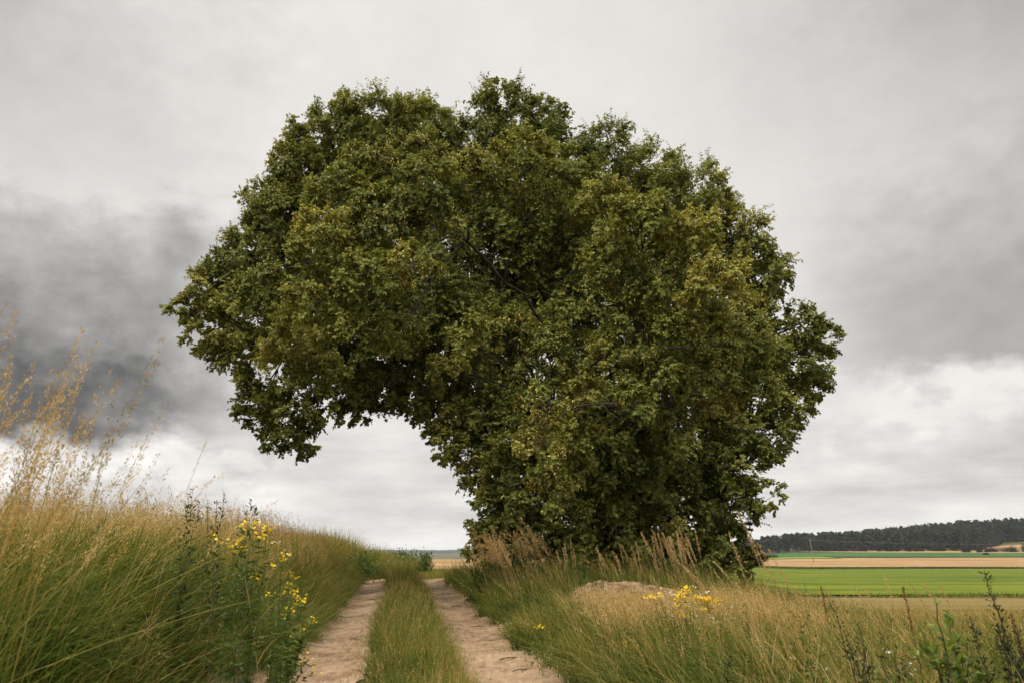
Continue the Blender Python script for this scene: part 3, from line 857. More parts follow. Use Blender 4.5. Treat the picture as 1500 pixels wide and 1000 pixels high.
# undergrowth at the foot of the tree
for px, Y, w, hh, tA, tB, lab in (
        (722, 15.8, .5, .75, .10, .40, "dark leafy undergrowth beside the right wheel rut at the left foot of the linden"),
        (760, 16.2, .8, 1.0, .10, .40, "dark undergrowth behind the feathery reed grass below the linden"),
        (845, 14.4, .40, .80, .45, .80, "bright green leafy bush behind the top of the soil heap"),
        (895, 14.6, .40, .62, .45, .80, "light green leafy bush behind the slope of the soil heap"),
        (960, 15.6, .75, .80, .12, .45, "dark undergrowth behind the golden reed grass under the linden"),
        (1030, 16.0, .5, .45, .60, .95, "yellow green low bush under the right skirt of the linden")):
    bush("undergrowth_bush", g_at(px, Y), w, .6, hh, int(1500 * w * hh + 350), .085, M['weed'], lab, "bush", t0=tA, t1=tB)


# tall dry grass stalks seen one by one
def stalk_thing(name, loc, hgt, az, lean, curl, w, per, size, spread, tint, start, label, cat_, group=None, mat='straw', leaf=True):
    root = thing(name, loc, label, cat_, group)
    V, Q, C = blades(np.zeros((1, 3)) + [0, 0, -.02], np.array([hgt]), np.array([w]), np.array([az]), np.array([lean]), np.array([curl]), 9)
    G = Geo(); G.tube(C[0], np.linspace(w * .55, w * .22, 10), 4, tint)
    if leaf:
        for q in range(2):
            i = rng.integers(2, 5)
            V2, Q2, _ = blades(C[0][i][None], np.array([hgt * .2]), np.array([w * 1.5]), rng.uniform(-3, 3, 1), np.array([.35]), np.array([.7]), 5)
            G.add(V2, Q2, tint - .1)
    G.build("stem", M[mat], root)
    H = Turf(); H.heads(C, np.array([tint]), per, size, start, spread)
    link_mesh("seed_head", quad_mesh("seed_head", np.concatenate(H.V), np.concatenate(H.Q), {"tint": np.concatenate(H.T)}), M[mat], root)
    return root


GL = "tall dry grass stalks on the left bank"
spec = [  # px, py of the tip, distance, lean direction, lean
    (42, 425, 2.6, .2, .20, "tallest dry grass stalk of the left bank, rising highest against the dark cloud"),
    (62, 470, 2.6, .1, .18, None), (36, 495, 2.8, .1, .15, None), (76, 525, 2.7, .0, .10, None), (131, 512, 3.6, .1, .10, None),
    (153, 527, 3.4, .2, .12, None), (128, 550, 3.2, -.3, .04, None), (182, 578, 3.3, .2, .14, None), (228, 572, 3.1, .0, .42, "dry grass stalk bent furthest over towards the track on the left bank"),
    (104, 574, 3.0, .1, .05, None), (60, 590, 2.9, .2, .18, None), (165, 590, 3.7, .1, .3, None), (20, 520, 2.5, .0, .1, None), (14, 560, 2.4, .0, .12, None),
    (48, 540, 2.6, .0, .22, None), (246, 632, 4.2, .0, .15, None), (30, 585, 2.3, 0, .08, None), (82, 610, 3, 0, .3, None),
    (312, 640, 5.6, 0, .06, None), (345, 690, 6.5, .2, .2, None), (278, 680, 4.6, 0, .3, None), (8, 470, 2.4, .1, .12, None), (24, 610, 2.6, 0, .25, None), (200, 640, 3.6, 0, .2, None),
    (140, 640, 3.2, 0, .3, None), (110, 650, 3.0, 0, .1, None), (322, 708, 5.2, 2.8, .1, None), (60, 640, 2.6, 0, .15, None),
]
for px, py, Y, az, ln, lab in spec:
    tip = at(px, py, Y)
    cu = rng.uniform(.05, .22)
    gz = float(zfun(tip[0], Y)); hgt = (tip[2] - gz) * 1.02
    ox = (ln + cu) * hgt * math.cos(az)
    base = onground(tip[0] - ox, Y)
    hgt = (tip[2] - base[2]) / (1 - min(.25 * cu * 1.6, .65))
    stalk_thing("grass_stalk", base, hgt, az, ln, cu, .0042, int(rng.integers(60, 100)), .0095, .016 if lab else rng.uniform(.010, .022), rng.uniform(.4, .8), rng.uniform(.68, .78),
                lab or "slender dry straw coloured grass stalk with a loose seed head above the left bank", "grass stalk", GL)


def tuft(px, Y, n, h0, h1, wid, az, lean, curl, per, size, spread, label, tint=(.35, .8), green=.25, start=.66, w=.006):
    loc = g_at(px, Y)
    root = thing("reed_tuft", loc, label, "grass tuft", None)
    G = Geo(); nb = 60
    P = np.concatenate([rng.normal(0, wid, (nb, 2)), np.full((nb, 1), -.02)], 1)
    V, Q, _ = blades(P, rng.uniform(.4, .75, nb) * h1, rng.uniform(.006, .012, nb), az + rng.normal(0, 1.2, nb), np.abs(rng.normal(0, .25, nb)), np.abs(rng.normal(0, .5, nb)), 5)
    G.add(V, Q, np.repeat(rng.uniform(green, green + .3, nb), 12))
    G.build("blade", M['grass'], root)["kind"] = "stuff"
    P = np.concatenate([rng.normal(0, wid, (n, 2)), np.full((n, 1), -.02)], 1)
    for k in range(n):
        hk = rng.uniform(h0, h1)
        _, _, C = blades(P[k:k + 1], np.array([hk]), np.array([w]), np.array([az + rng.normal(0, .35)]), np.array([abs(lean + rng.normal(0, .04))]), np.array([abs(curl + rng.normal(0, .06))]), 8)
        tn = rng.uniform(*tint)
        S = Geo(); S.tube(C[0], np.linspace(w * .5, w * .25, 9), 4, tn * .7)
        stem = S.build("stem", M['straw'], root)
        H = Turf(); H.heads(C, np.array([tn]), per, size, start, spread)
        link_mesh("seed_head", quad_mesh("seed_head", np.concatenate(H.V), np.concatenate(H.Q), {"tint": np.concatenate(H.T)}), M['straw'], stem)
    return root


tuft(752, 13.6, 22, 1.05, 1.45, .16, 2.95, .16, .20, 110, .030, .038, "feathery straw plumed reed tuft leaning left at the left foot of the linden")
tuft(785, 13.9, 10, 1.1, 1.5, .16, 2.95, .16, .22, 70, .028, .03, "sparser brown reed tuft just behind the feathery plumes", tint=(.2, .5))
tuft(822, 14.2, 14, 1.2, 1.65, .20, 2.95, .18, .25, 80, .030, .03, "dim brown reed tuft leaning left under the hanging bough", tint=(.2, .55))
tuft(838, 12.9, 5, .75, 1.02, .12, 3.0, .07, .08, 80, .022, .012, "four thin reed stalks left of the bright bush behind the soil heap", tint=(.4, .8))
tuft(930, 13.0, 16, .62, .98, .30, 3.0, .10, .12, 80, .022, .014, "low reed tuft with golden heads behind the right end of the soil heap")
tuft(995, 13.2, 26, .85, 1.28, .17, 2.95, .14, .08, 100, .022, .016, "thick golden reed tuft standing upright before the shaded right skirt of the linden", tint=(.45, .85))
tuft(1012, 12.8, 4, 1.0, 1.22, .10, 3.0, .03, .05, 90, .022, .014, "few straight reed stalks beside the thick golden tuft", tint=(.4, .8))
tuft(1062, 9.5, 5, .70, .92, .18, 2.9, .25, .3, 70, .020, .014, "drooping reed tuft with curled heads right of the yellow tansy", tint=(.35, .7))

GR = "tall dry grass stalks of the right verge"
for px, py, Y, ln, lab in ((1085, 742, 5.2, .10, "dry stalk that rises tallest over the right verge before the far wood"), (1100, 770, 5.2, .16, None), (1115, 790, 5.4, .16, None), (1131, 800, 5.6, .2, None),
                           (1070, 775, 5.4, .05, None), (1150, 830, 5.8, .2, None), (1258, 852, 6.0, .2, None), (1272, 856, 6.0, .2, None), (1340, 848, 5.6, .2, None), (1358, 848, 5.6, .22, None),
                           (1298, 838, 6.0, .02, None), (1380, 850, 5.8, .15, None), (1225, 870, 5.4, .3, None)):
    tip = at(px, py, Y); cu = .12; az = 3.0
    ox = (ln + cu) * (tip[2] - float(zfun(tip[0], Y))) * math.cos(az)
    base = onground(tip[0] - ox, Y); hgt = (tip[2] - base[2]) / (1 - .25 * cu * 1.6)
    stalk_thing("grass_stalk", base, hgt, az, ln, cu, .005, 70, .013, .012, rng.uniform(.45, .8), .74, lab or "slender dry grass stalk leaning left above the right verge and the green meadow", "grass stalk", GR)


# flowering plants
def blossom_cluster(n, spread, petal, k=5, flat=False):
    G = Geo()
    for i in range(n):
        o = rng.normal(0, spread, 3) * [1, 1, .35 if flat else .7]
        nn = unit(UP + rng.normal(0, .45, 3)); s = unit(np.cross(nn, [1, .2, .1])); q = np.cross(nn, s)
        a = rng.uniform(0, 6.28) + np.arange(k) * 2 * math.pi / k
        D = np.cos(a)[:, None] * s + np.sin(a)[:, None] * q + nn * .25
        G.leaves(np.repeat(o[None], k, 0), D, np.repeat(nn[None], k, 0), petal, petal * .62, rng.uniform(.3, .9), .12)
    return G


heads_y = [blossom_cluster(n, .018, .0115).mesh("flower_head") for n in (4, 6, 8)]
heads_t = [blossom_cluster(n, .026, .011, 7, True).mesh("flower_head") for n in (16, 22)]
heads_w = [blossom_cluster(n, .02, .013, 10, True).mesh("flower_head") for n in (1, 2)]
for me in heads_y + heads_t: me.materials.append(M['yellow'])
for me in heads_w: me.materials.append(M['white'])


def herb(name, loc, tips, heads, leafL, leafn, tint, label, cat_, group=None, hscale=1.0, leafW=.4, mat='weed', stemr=.0028, base_spread=.03):
    """a plant with a stem to every tip (offsets from loc), leaves along it and a head on each"""
    root = thing(name, loc, label, cat_, group)
    st = Geo(); lf = Geo()
    for t in tips:
        t = np.asarray(t, float)
        b0 = np.r_[rng.normal(0, base_spread, 2), -.03]
        P = bez(b0, b0 + (t - b0) * [.25, .25, .6] + rng.normal(0, .01, 3), t, 9)
        st.tube(P, np.linspace(stemr, stemr * .5, 9), 4, .6)
        m = leafn
        f = rng.uniform(.12, .97, m) * 8; i = np.minimum(f.astype(int), 7)
        p = P[i] + (P[i + 1] - P[i]) * (f - i)[:, None]
        D = unit(rng.normal(0, 1, (m, 3)) * [1, 1, .3] + UP * .35)
        lf.leaves(p, D, unit(UP + rng.normal(0, .3, p.shape)), leafL * rng.uniform(.6, 1.2, m), leafL * leafW * rng.uniform(.7, 1.2, m), np.clip(rng.normal(tint, .12, m), 0, 1))
    st.build("stem", M['weed'], root); lf.build("foliage", M[mat], root)
    if heads:
        for t in tips:
            o = bpy.data.objects.new("flower_head", heads[int(rng.integers(len(heads)))])
            COL.objects.link(o); o.parent = root; o.location = t
            o.rotation_euler = (rng.normal(0, .3), rng.normal(0, .3), rng.uniform(0, 6.28)); o.scale = (hscale,) * 3
    return root


def herb_at(name, pts, Y, heads, leafL, leafn, tint, label, cat_, lean=(0, 0), **kw):
    W = np.array([at(px, py, Y + rng.normal(0, .06)) for px, py in pts])
    b = W.mean(0) + np.r_[lean, 0]
    base = onground(b[0], b[1])
    return herb(name, base, W - base, heads, leafL, leafn, tint, label, cat_, **kw)


GY = "yellow St John's wort along the left edge of the track"
SJ = "st_johns_wort"
herb_at(SJ, [(352, 772), (362, 768), (372, 764), (382, 768), (392, 770), (398, 774), (375, 780), (378, 786), (390, 786)], 5.0, heads_y, 0.050, 33, 0.53, "tall yellow flowered herb with the highest, densest flower top on the left bank", "flower", group=GY, hscale=1.15)
herb_at(SJ, [(320, 790), (344, 793), (352, 790), (346, 805), (358, 800), (338, 800)], 4.6, heads_y, 0.044, 30, 0.53, "yellow flowered herb in the grass left of the tallest flower top", "flower", group=GY)
herb_at(SJ, [(411, 813), (414, 820), (401, 829), (425, 812)], 5.6, heads_y, 0.044, 33, 0.68, "yellow flowered herb right of the tallest flower top, half hidden in grass", "flower", group=GY)
herb_at(SJ, [(428, 838), (434, 846), (372, 845), (382, 842), (420, 855)], 5.7, heads_y, 0.050, 36, 0.68, "yellow flowered herb on the bank edge above the bushy lowest herbs", "flower", group=GY)
herb_at(SJ, [(427, 860), (428, 867), (414, 868), (395, 868)], 5.9, heads_y, 0.050, 45, 0.68, "yellow flowered herb midway down the bank edge", "flower", group=GY)
herb_at(SJ, [(438, 876), (443, 880), (420, 890), (426, 894), (416, 900)], 6.1, heads_y, 0.056, 60, 0.73, "leafy yellow flowered herb leaning to the left rut, with the largest flowers", "flower", group=GY, hscale=1.2)
herb_at(SJ, [(459, 904), (455, 912), (440, 918), (418, 910), (437, 924)], 6.5, heads_y, 0.056, 60, 0.73, "yellow flowered herb that leans out over the sand of the left rut", "flower", group=GY, lean=(-.12, 0))
herb_at(SJ, [(423, 945), (414, 948), (405, 935), (428, 932)], 6.4, heads_y, 0.056, 60, 0.58, "low yellow flowered herb at the shaded foot of the left bank", "flower", group=GY, lean=(-.1, 0))
herb_at(SJ, [(449, 955), (454, 965), (460, 972), (447, 968), (462, 984), (408, 986)], 6.7, heads_y, 0.056, 21, 0.48, "sprawling yellow flowered herb lying on the sand at the bottom of the left rut", "flower", group=GY, lean=(-.25, -.1))

GT = "yellow tansy on the right verge"
for pts, Y, lab in (([(958, 874), (963, 872), (953, 876)], 8.6, "yellow tansy by itself at the end of the soil heap"),
                    ([(1000, 868), (1003, 876), (996, 872), (995, 880), (998, 886), (1004, 862)], 8.4, "many headed yellow tansy among the white chamomile"),
                    ([(1020, 874), (1026, 877), (1032, 877), (1037, 876), (1029, 880)], 8.3, "yellow tansy with a broad flat row of heads amid the chamomile"),
                    ([(1045, 881), (1052, 879), (1032, 892)], 8.2, "yellow tansy right of the broad flat heads"),
                    ([(998, 901), (1003, 898), (1033, 923)], 7.8, "short yellow tansy below the white chamomile")):
    herb_at("tansy", pts, Y, heads_t, .06, 9, .55, lab, "flower", group=GT, hscale=1.25)
for pts, Y, lab in (([(793, 918), (789, 916)], 8.0, "small yellow flower in the grass beside the right rut"),
                    ([(915, 940), (919, 946)], 7.2, "pair of small yellow flowers low in the golden grass"),
                    ([(936, 914), (940, 916)], 8.0, "single small yellow flower on the golden slope")):
    herb_at("buttercup", pts, Y, heads_y, .03, 8, .6, lab, "flower", group="small yellow flowers in the right verge", hscale=.8)

GC = "white chamomile on the right verge"
n_c = 0
cham = "small white chamomile daisies between the yellow tansy on the right verge"
for px, py, Y in ((972, 884, 8.5), (985, 892, 8.4), (1012, 886, 8.4), (1022, 895, 8.3), (1040, 889, 8.3), (1008, 905, 8.1), (990, 908, 8.1), (1055, 905, 8.0), (1028, 869, 8.6), (975, 868, 8.7), (1065, 900, 7.9), (1018, 912, 7.9), (1045, 915, 7.8)):
    pts = [(px + rng.normal(0, 10), py + rng.normal(0, 6)) for _ in range(9)]
    herb_at("chamomile", pts, Y, heads_w, .025, 8, .6, cham, "flower", group=GC, stemr=.0014)
daisy = "tiny white flowers deep in the grass at the bottom of the right verge"
for px, py, Y in ((1255, 972, 5.2), (1275, 985, 5.0), (1330, 985, 4.8), (1300, 965, 5.3), (1160, 960, 5.8), (1200, 985, 5.2)):
    pts = [(px + rng.normal(0, 10), py + rng.normal(0, 9)) for _ in range(6)]
    herb_at("chamomile", pts, Y, heads_w, .03, 8, .5, daisy, "flower", group="tiny white flowers at the bottom right", stemr=.0014, hscale=.6)
umb = "flat white umbel flower on the rise where the track ends"
for px, py, Y in ((584, 813, 30), (598, 806, 31), (606, 813, 30), (570, 820, 29), (590, 822, 28.5), (636, 823, 30)):
    herb_at("wild_carrot", [(px, py), (px + 4, py + 2), (px - 3, py + 3)], Y, heads_w, .06, 6, .6, umb, "flower", group="white umbels on the rise", hscale=1.7, stemr=.004)
herb_at("wild_carrot", [(404, 794), (413, 793), (428, 812)], 6.2, heads_w, .04, 8, .5, "flat white umbel flower among the yellow flowers on the left bank", "flower", hscale=.9)


# dark leafy weeds: left bank crest and right foreground
def spire(name, loc, tips, leafL, nleaf, tint, label, cat_, group=None, mat='weed', leafW=.33, stemr=.004, bushy=1.1):
    root = thing(name, loc, label, cat_, group)
    st = Geo(); lf = Geo()
    for t in tips:
        t = np.asarray(t, float); b0 = np.r_[rng.normal(0, .04, 2), -.03]
        P = bez(b0, b0 + (t - b0) * [.35, .35, .55], t, 12); P[2:-1] += rng.normal(0, .006, (9, 3))
        st.tube(P, np.linspace(stemr, stemr * .35, 12), 5, .12)
        m = nleaf
        s = rng.uniform(.08, 1, m) ** .8; f = s * 11; i = np.minimum(f.astype(int), 10)
        p = P[i] + (P[i + 1] - P[i]) * (f - i)[:, None]
        br = unit(rng.normal(0, 1, (m, 3)) * [1, 1, .15] + UP * .45)
        p = p + br * (rng.uniform(0, 1, m) ** 1.5 * leafL * bushy * (1.25 - s))[:, None]
        lf.leaves(p, unit(br + UP * .35 + rng.normal(0, .3, p.shape)), unit(UP + rng.normal(0, .5, p.shape)), leafL * (1.25 - .75 * s) * rng.uniform(.6, 1.2, m), leafL * leafW * (1.25 - .75 * s), np.clip(rng.normal(tint, .1, m), 0, 1))
    st.build("stem", M['twig'], root); lf.build("foliage", M[mat], root)
    return root


def spire_at(name, pts, Y, *a, dx=0.0, **kw):
    W = np.array([at(px, py, Y + rng.normal(0, .05)) for px, py in pts]); b = W.mean(0)
    base = onground(b[0] + dx, b[1])
    return spire(name, base, W - base, *a, **kw)


spire_at("leafy_weed", [(368, 733), (362, 745), (374, 748)], 5.4, .07, 70, .45, "green thistle like weed standing above the tallest yellow flowers", "weed")
spire_at("leafy_weed", [(328, 722), (318, 735)], 6.0, .07, 50, .35, "slim dark weed on the crest left of the thistle like weed", "weed")
spire_at("leafy_weed", [(283, 712), (276, 730), (292, 735)], 6.0, .07, 55, .32, "slim branching weed on the left bank crest below the cloud gap", "weed")
spire_at("leafy_weed", [(305, 742)], 6.2, .06, 45, .35, "short weed between the two slim weeds on the crest", "weed")
for px, py, Y, tn, lab in ((1120, 945, 5.6, .55, "leafy green weed in the grass right of the low dark weed"), (1165, 925, 6.0, .65, "light green weed left of the thin leaning mugwort"), (1310, 955, 4.6, .5, "leafy green weed under the rusty dock spike before the meadow"),
                           (1180, 975, 5.0, .4, "dark leafy weed at the bottom left of the tiny white flowers"), (1432, 965, 4.2, .6, "leafy green weed low between the thistle and the tall mugwort"), (1040, 950, 6.2, .6, "pale green weed in the golden grass under the chamomile"),
                           (850, 905, 8.6, .7, "bright green weed in the grass left of the golden slope"), (765, 868, 12.2, .75, "bright yellow green weed on the grassy verge beside the reed plumes")):
    spire_at("leafy_weed", [(px, py), (px + rng.normal(0, 12), py + 14), (px + rng.normal(0, 16), py + 22)], Y, .075, 44, tn, lab, "weed", leafW=.42, bushy=1.5)
MW = dict(leafW=.30, bushy=2.6)
spire_at("mugwort", [(1443, 838), (1420, 905), (1462, 915), (1475, 930)], 3.5, .036, 260, .12, "tall dark mugwort with the highest spire at the right edge", "weed", dx=.10, stemr=.006, **MW)
spire_at("mugwort", [(1490, 925), (1508, 900), (1500, 950)], 3.4, .036, 200, .12, "dark mugwort cut by the right edge of the view", "weed", dx=.05, stemr=.006, **MW)
spire_at("mugwort", [(1216, 882), (1236, 925)], 4.0, .034, 130, .14, "thin dark mugwort leaning left at the near side of the right verge", "weed", dx=.13, stemr=.005, **MW)
spire_at("mugwort", [(1256, 912), (1268, 945)], 4.0, .034, 110, .16, "thin dark mugwort between the leaning one and the seeding dock", "weed", dx=.05, stemr=.005, **MW)
spire_at("mugwort", [(1288, 922)], 4.2, .03, 80, .16, "smallest thin mugwort, left of the bright green thistle", "weed", dx=.03, stemr=.004, **MW)
spire_at("mugwort", [(1070, 960), (1060, 975)], 5.0, .05, 60, .25, "low dark weed in the grass below the drooping reeds", "weed", stemr=.004, **MW)
spire_at("green_thistle", [(1372, 882), (1352, 925), (1392, 900), (1365, 950), (1340, 955)], 3.7, .085, 46, .86, "bright yellow green leafy thistle in front of the mugwort", "weed", dx=.06, leafW=.5, stemr=.006)
spire_at("green_thistle", [(1402, 935), (1420, 960), (1385, 960)], 3.6, .075, 40, .62, "darker green leafy thistle between the bright thistle and the mugwort", "weed", dx=.05, leafW=.5, stemr=.006)
for px, py, Y, lab in ((1327, 850, 4.6, "rusty brown dock seed spike before the green meadow"), (1484, 890, 4.0, "rusty dock seed spike over the mugwort at the right edge"), (1204, 852, 6.5, "thin rusty dock seed spike near the lone round bush"),
                       (1092, 905, 6.5, "pale rusty dock spike under the tall stalks of the right verge")):
    tip = at(px, py, Y); base = onground(tip[0] + .05, Y); hgt = tip[2] - base[2]
    stalk_thing("dock", base, hgt, 3.0, .05, .03, .006, 120, .012, .010, rng.uniform(.3, .6), .72, lab, "weed", mat='rust')

# fallen twigs on the sand
tg = Geo(); tg.tube([[-.14, 0, .006], [-.05, .012, .014], [.05, -.008, .010], [.15, .02, .006]], [.006, .006, .005, .003], 5)
tg.tube([[.02, -.004, .010], [.07, .04, .012], [.10, .07, .008]], [.004, .003, .002], 4)
t0 = link_mesh("fallen_twig", tg.mesh("fallen_twig", True), M['twig'])
for i, (px, py) in enumerate(((748, 968), (728, 955), (765, 985), (700, 920), (672, 890), (520, 940), (500, 905), (545, 880), (715, 940), (530, 870), (655, 870), (780, 975))):
    o = t0 if i == 0 else t0.copy()
    if i: COL.objects.link(o)
    d = ray(px, py); Y = 8.0
    for _ in range(30):
        p = EYE + d * (Y / d[1]); Y += (p[2] - float(zfun(p[0], Y))) * 4
    p = EYE + d * (Y / d[1])
    o.location = onground(p[0], Y, .024); o.rotation_euler = (0, 0, rng.uniform(0, 6.28)); o.scale = (rng.uniform(.5, 1.1),) * 3
    tag(o, "short dry twig fallen on the bare sand of a wheel rut", "twig", "dry twigs lying in the wheel ruts")

# ------------------------------------------------------------------ far things on the right
px_pole = at(1191, 815, 430)
pz = float(zfun(px_pole[0], 430))
pole = thing("utility_pole", (px_pole[0], 430, pz), "thin grey wooden utility pole leaning in the far fields before the wood", "pole")
ptop = at(1188.5, 789, 430)[2] - pz
G = Geo(); G.tube([[0, 0, -.5], [-.25, 0, ptop * .5], [-.75, 0, ptop]], [.24, .21, .17], 8); G.build("post", M['wood'], pole)
G = Geo(); G.tube([[-1.3, 0, ptop - .5], [-.1, 0, ptop - .45]], .08, 6); G.build("crossarm", M['wood'], pole)
G = Geo()
for k, dx in enumerate((-1.2, -.15)):
    s = np.linspace(0, 1, 30); e = at(1640, 796, 330) - np.array([px_pole[0], 430, pz])
    P = np.array([dx, 0, ptop - .38]) * (1 - s[:, None]) + (e + [0, 0, k * .2]) * s[:, None]; P[:, 2] -= 2.2 * 4 * s * (1 - s) * .5
    G.tube(P, .022, 4)
G.build("wire", M['wood'], pole)

for px, Y, w, hh, n, lab in ((1414, 640, 4.4, 5.0, 240, "dark bush left of two smaller ones below the upper wheat slope"), (1433, 640, 3.2, 4.0, 200, "middle one of three dark bushes below the upper wheat slope"),
                             (1445, 640, 3.0, 4.2, 200, "dark reddish bush right of two others below the upper wheat slope"), (1443, 590, 3.0, 2.4, 120, "low dark bush inside the strip of green crop"),
                             (1482, 640, 7, 6.5, 260, "broad dark bush beside the red roofed shed"), (1502, 640, 8, 8.5, 280, "tall dark bush cut by the right edge beyond the shed"),
                             (1455, 645, 4, 4.5, 180, "dark bush hugging the red roofed shed on its left"), (1378, 690, 9, 4.8, 240, "low dark bush at the foot of the wood by the upper wheat"),
                             (1130, 560, 5, 3, 120, "low bush far off beside the linden's right skirt")):
    bush("field_bush", g_at(px, Y), w, w * .7, hh, n * 3, .95, M['pine'], lab, "bush", t0=.1, t1=.7)
sx, sy = at(1468, 800, 650)[0], 656
shed = thing("shed", onground(sx, sy), "small shed with a faded red roof among the far bushes", "shed")
G = Geo(); G.add(V8 * 0 + np.array([[-6, -3, -1], [6, -3, -1], [6, 3, -1], [-6, 3, -1], [-6, -3, 2.6], [6, -3, 2.6], [6, 3, 2.6], [-6, 3, 2.6]]), Q8); G.build("wall", M['brick'], shed)
G = Geo(); G.add([[-6.6, -3.6, 2.5], [6.6, -3.6, 2.5], [6.6, 0, 4.0], [-6.6, 0, 4.0], [-6.6, 3.6, 2.5], [6.6, 3.6, 2.5]], [[0, 1, 2, 3], [3, 2, 5, 4]])
G.add([[-6.3, -3.2, 2.52], [-6.3, 3.2, 2.52], [-6.3, 0, 3.85], [-6.3, 0, 3.86]], [[0, 1, 3, 2]]); G.add([[6.3, -3.2, 2.52], [6.3, 3.2, 2.52], [6.3, 0, 3.85], [6.3, 0, 3.86]], [[0, 1, 3, 2]]); G.build("roof", M['tile'], shed)


def tree_arrays(n, xs, ys, h0, h1, wf, nq, size, t0, t1, pine=.6):
    """far trees: each a stem and a crown of leaf clumps"""
    Vs, Qs, Ts = [], [], []; cnt = 0
    x = xs; y = ys; z = zfun(x, y)
    h = rng.uniform(h0, h1, n); isp = rng.random(n) < pine
    tone = np.clip(rng.normal((t0 + t1) / 2, .16, n), 0, 1)
    k = nq
    u = rng.random((n, k)); th = rng.uniform(0, 2 * math.pi, (n, k)); rr = np.sqrt(rng.random((n, k)))
    lo = np.where(isp, .50, .16)[:, None]
    zz = lo + (1 - lo) * u
    f = (zz - lo) / (1 - lo)
    prof = np.where(isp[:, None], (1 - f) ** .34 * .85 + .08, np.sqrt(np.clip(1 - (2 * f - .9) ** 2, .06, 1)))
    w = h * wf * np.where(isp, .75, 1.1) * rng.uniform(.8, 1.25, n)
    P = np.stack([x[:, None] + np.cos(th) * rr * prof * w[:, None], y[:, None] + np.sin(th) * rr * prof * w[:, None], z[:, None] + zz * h[:, None]], -1).reshape(-1, 3)
    D = unit(np.stack([np.cos(th), np.sin(th), .5 * rng.normal(0, 1, th.shape)], -1).reshape(-1, 3) + rng.normal(0, .4, P.shape))
    N = unit(UP + rng.normal(0, .6, P.shape))
    S = unit(np.cross(N, D)); sz = (size * rng.uniform(.6, 1.4, len(P)))[:, None]
    V = np.stack([P - D * sz, P + S * sz * .7, P + D * sz, P - S * sz * .7], 1).reshape(-1, 3)
    T_ = np.repeat(np.clip(tone[:, None] + rng.normal(0, .1, (n, k)), 0, 1).ravel(), 4)
    # stems
    a = np.stack([x, y, z - .5], -1); b = np.stack([x, y, z + h * .75], -1)
    sv = []
    for ang in (0, 1.57):
        s = np.array([math.cos(ang), math.sin(ang), 0]) * .22
        sv.append(np.stack([a - s, a + s, b + s * .5, b - s * .5], 1).reshape(-1, 3))
    sv = np.concatenate(sv)
    V = np.concatenate([V, sv]); T_ = np.concatenate([T_, np.full(len(sv), .95)])
    return V, T_


def wood_edge(x):
    return np.interp(x, [40, 215, 265, 330, 392, 460, 1100], [1600, 1250, 760, 690, 700, 772, 800])


n = 3600
wx = rng.uniform(60, 900, n); depth = rng.random(n) ** 1.5 * 230
wy = wood_edge(wx) + depth + 10 * wav(wx, wx * 0, .05, 2)
V, T_ = tree_arrays(n, wx, wy, 11, 18, .21, 90, 1.25, .3, .7)
n2 = 420
wx = rng.uniform(60, 900, n2); wy = wood_edge(wx) - rng.uniform(0, 5, n2) + 10 * wav(wx, wx * 0, .05, 2)
V2, T2 = tree_arrays(n2, wx, wy, 4, 11, .30, 90, 1.0, .3, .7, 0.0)
V = np.concatenate([V, V2]); T_ = np.concatenate([T_, T2])
fo = link_mesh("forest", quad_mesh("forest", V, np.arange(len(V)).reshape(-1, 4), {"tint": T_}), M['pine'])
tag(fo, kind="stuff")
# one free-standing tree before the wood
V, T_ = tree_arrays(1, np.array([0.0]), np.array([0.0]), 14, 14.5, .24, 420, .9, .2, .5, 0.0)
loc = g_at(1401, 690)
ft = thing("field_tree", loc, "single dark broadleaf tree standing before the wood on the upper wheat slope", "tree")
V[:, 2] -= float(zfun(0, 0)); nq_ = 420 * 4
link_mesh("crown", quad_mesh("crown", V[:nq_], np.arange(nq_).reshape(-1, 4), {"tint": T_[:nq_]}), M['pine'], ft)
G = Geo(); G.tube([[0, 0, -.4], [.1, 0, 3], [0, .1, 8]], [.4, .32, .15], 7); G.build("trunk", M['bark'], ft)

# ------------------------------------------------------------------ air
hz, hn = newmat("haze")
vol = hn.nodes.new("ShaderNodeVolumePrincipled"); vol.inputs["Color"].default_value = (.86, .93, 1, 1)
vol.inputs["Density"].default_value = 0.9e-4; vol.inputs["Anisotropy"].default_value = .2
ho = hn.nodes.new("ShaderNodeOutputMaterial"); hn.links.new(vol.outputs[0], ho.inputs["Volume"])
X0, X1, Y0, Y1, Z0, Z1 = -7500, 7500, -400, 9500, -30, 60
G = Geo(); G.add([[X0, Y0, Z0], [X1, Y0, Z0], [X1, Y1, Z0], [X0, Y1, Z0], [X0, Y0, Z1], [X1, Y0, Z1], [X1, Y1, Z1], [X0, Y1, Z1]],
                 [[0, 3, 2, 1], [4, 5, 6, 7], [0, 1, 5, 4], [1, 2, 6, 5], [2, 3, 7, 6], [3, 0, 4, 7]])
tag(G.build("haze", hz), kind="stuff")

# ------------------------------------------------------------------ sky and sun
world = bpy.data.worlds.new("World"); scene.world = world; world.use_nodes = True
nt = world.node_tree; nt.nodes.clear()


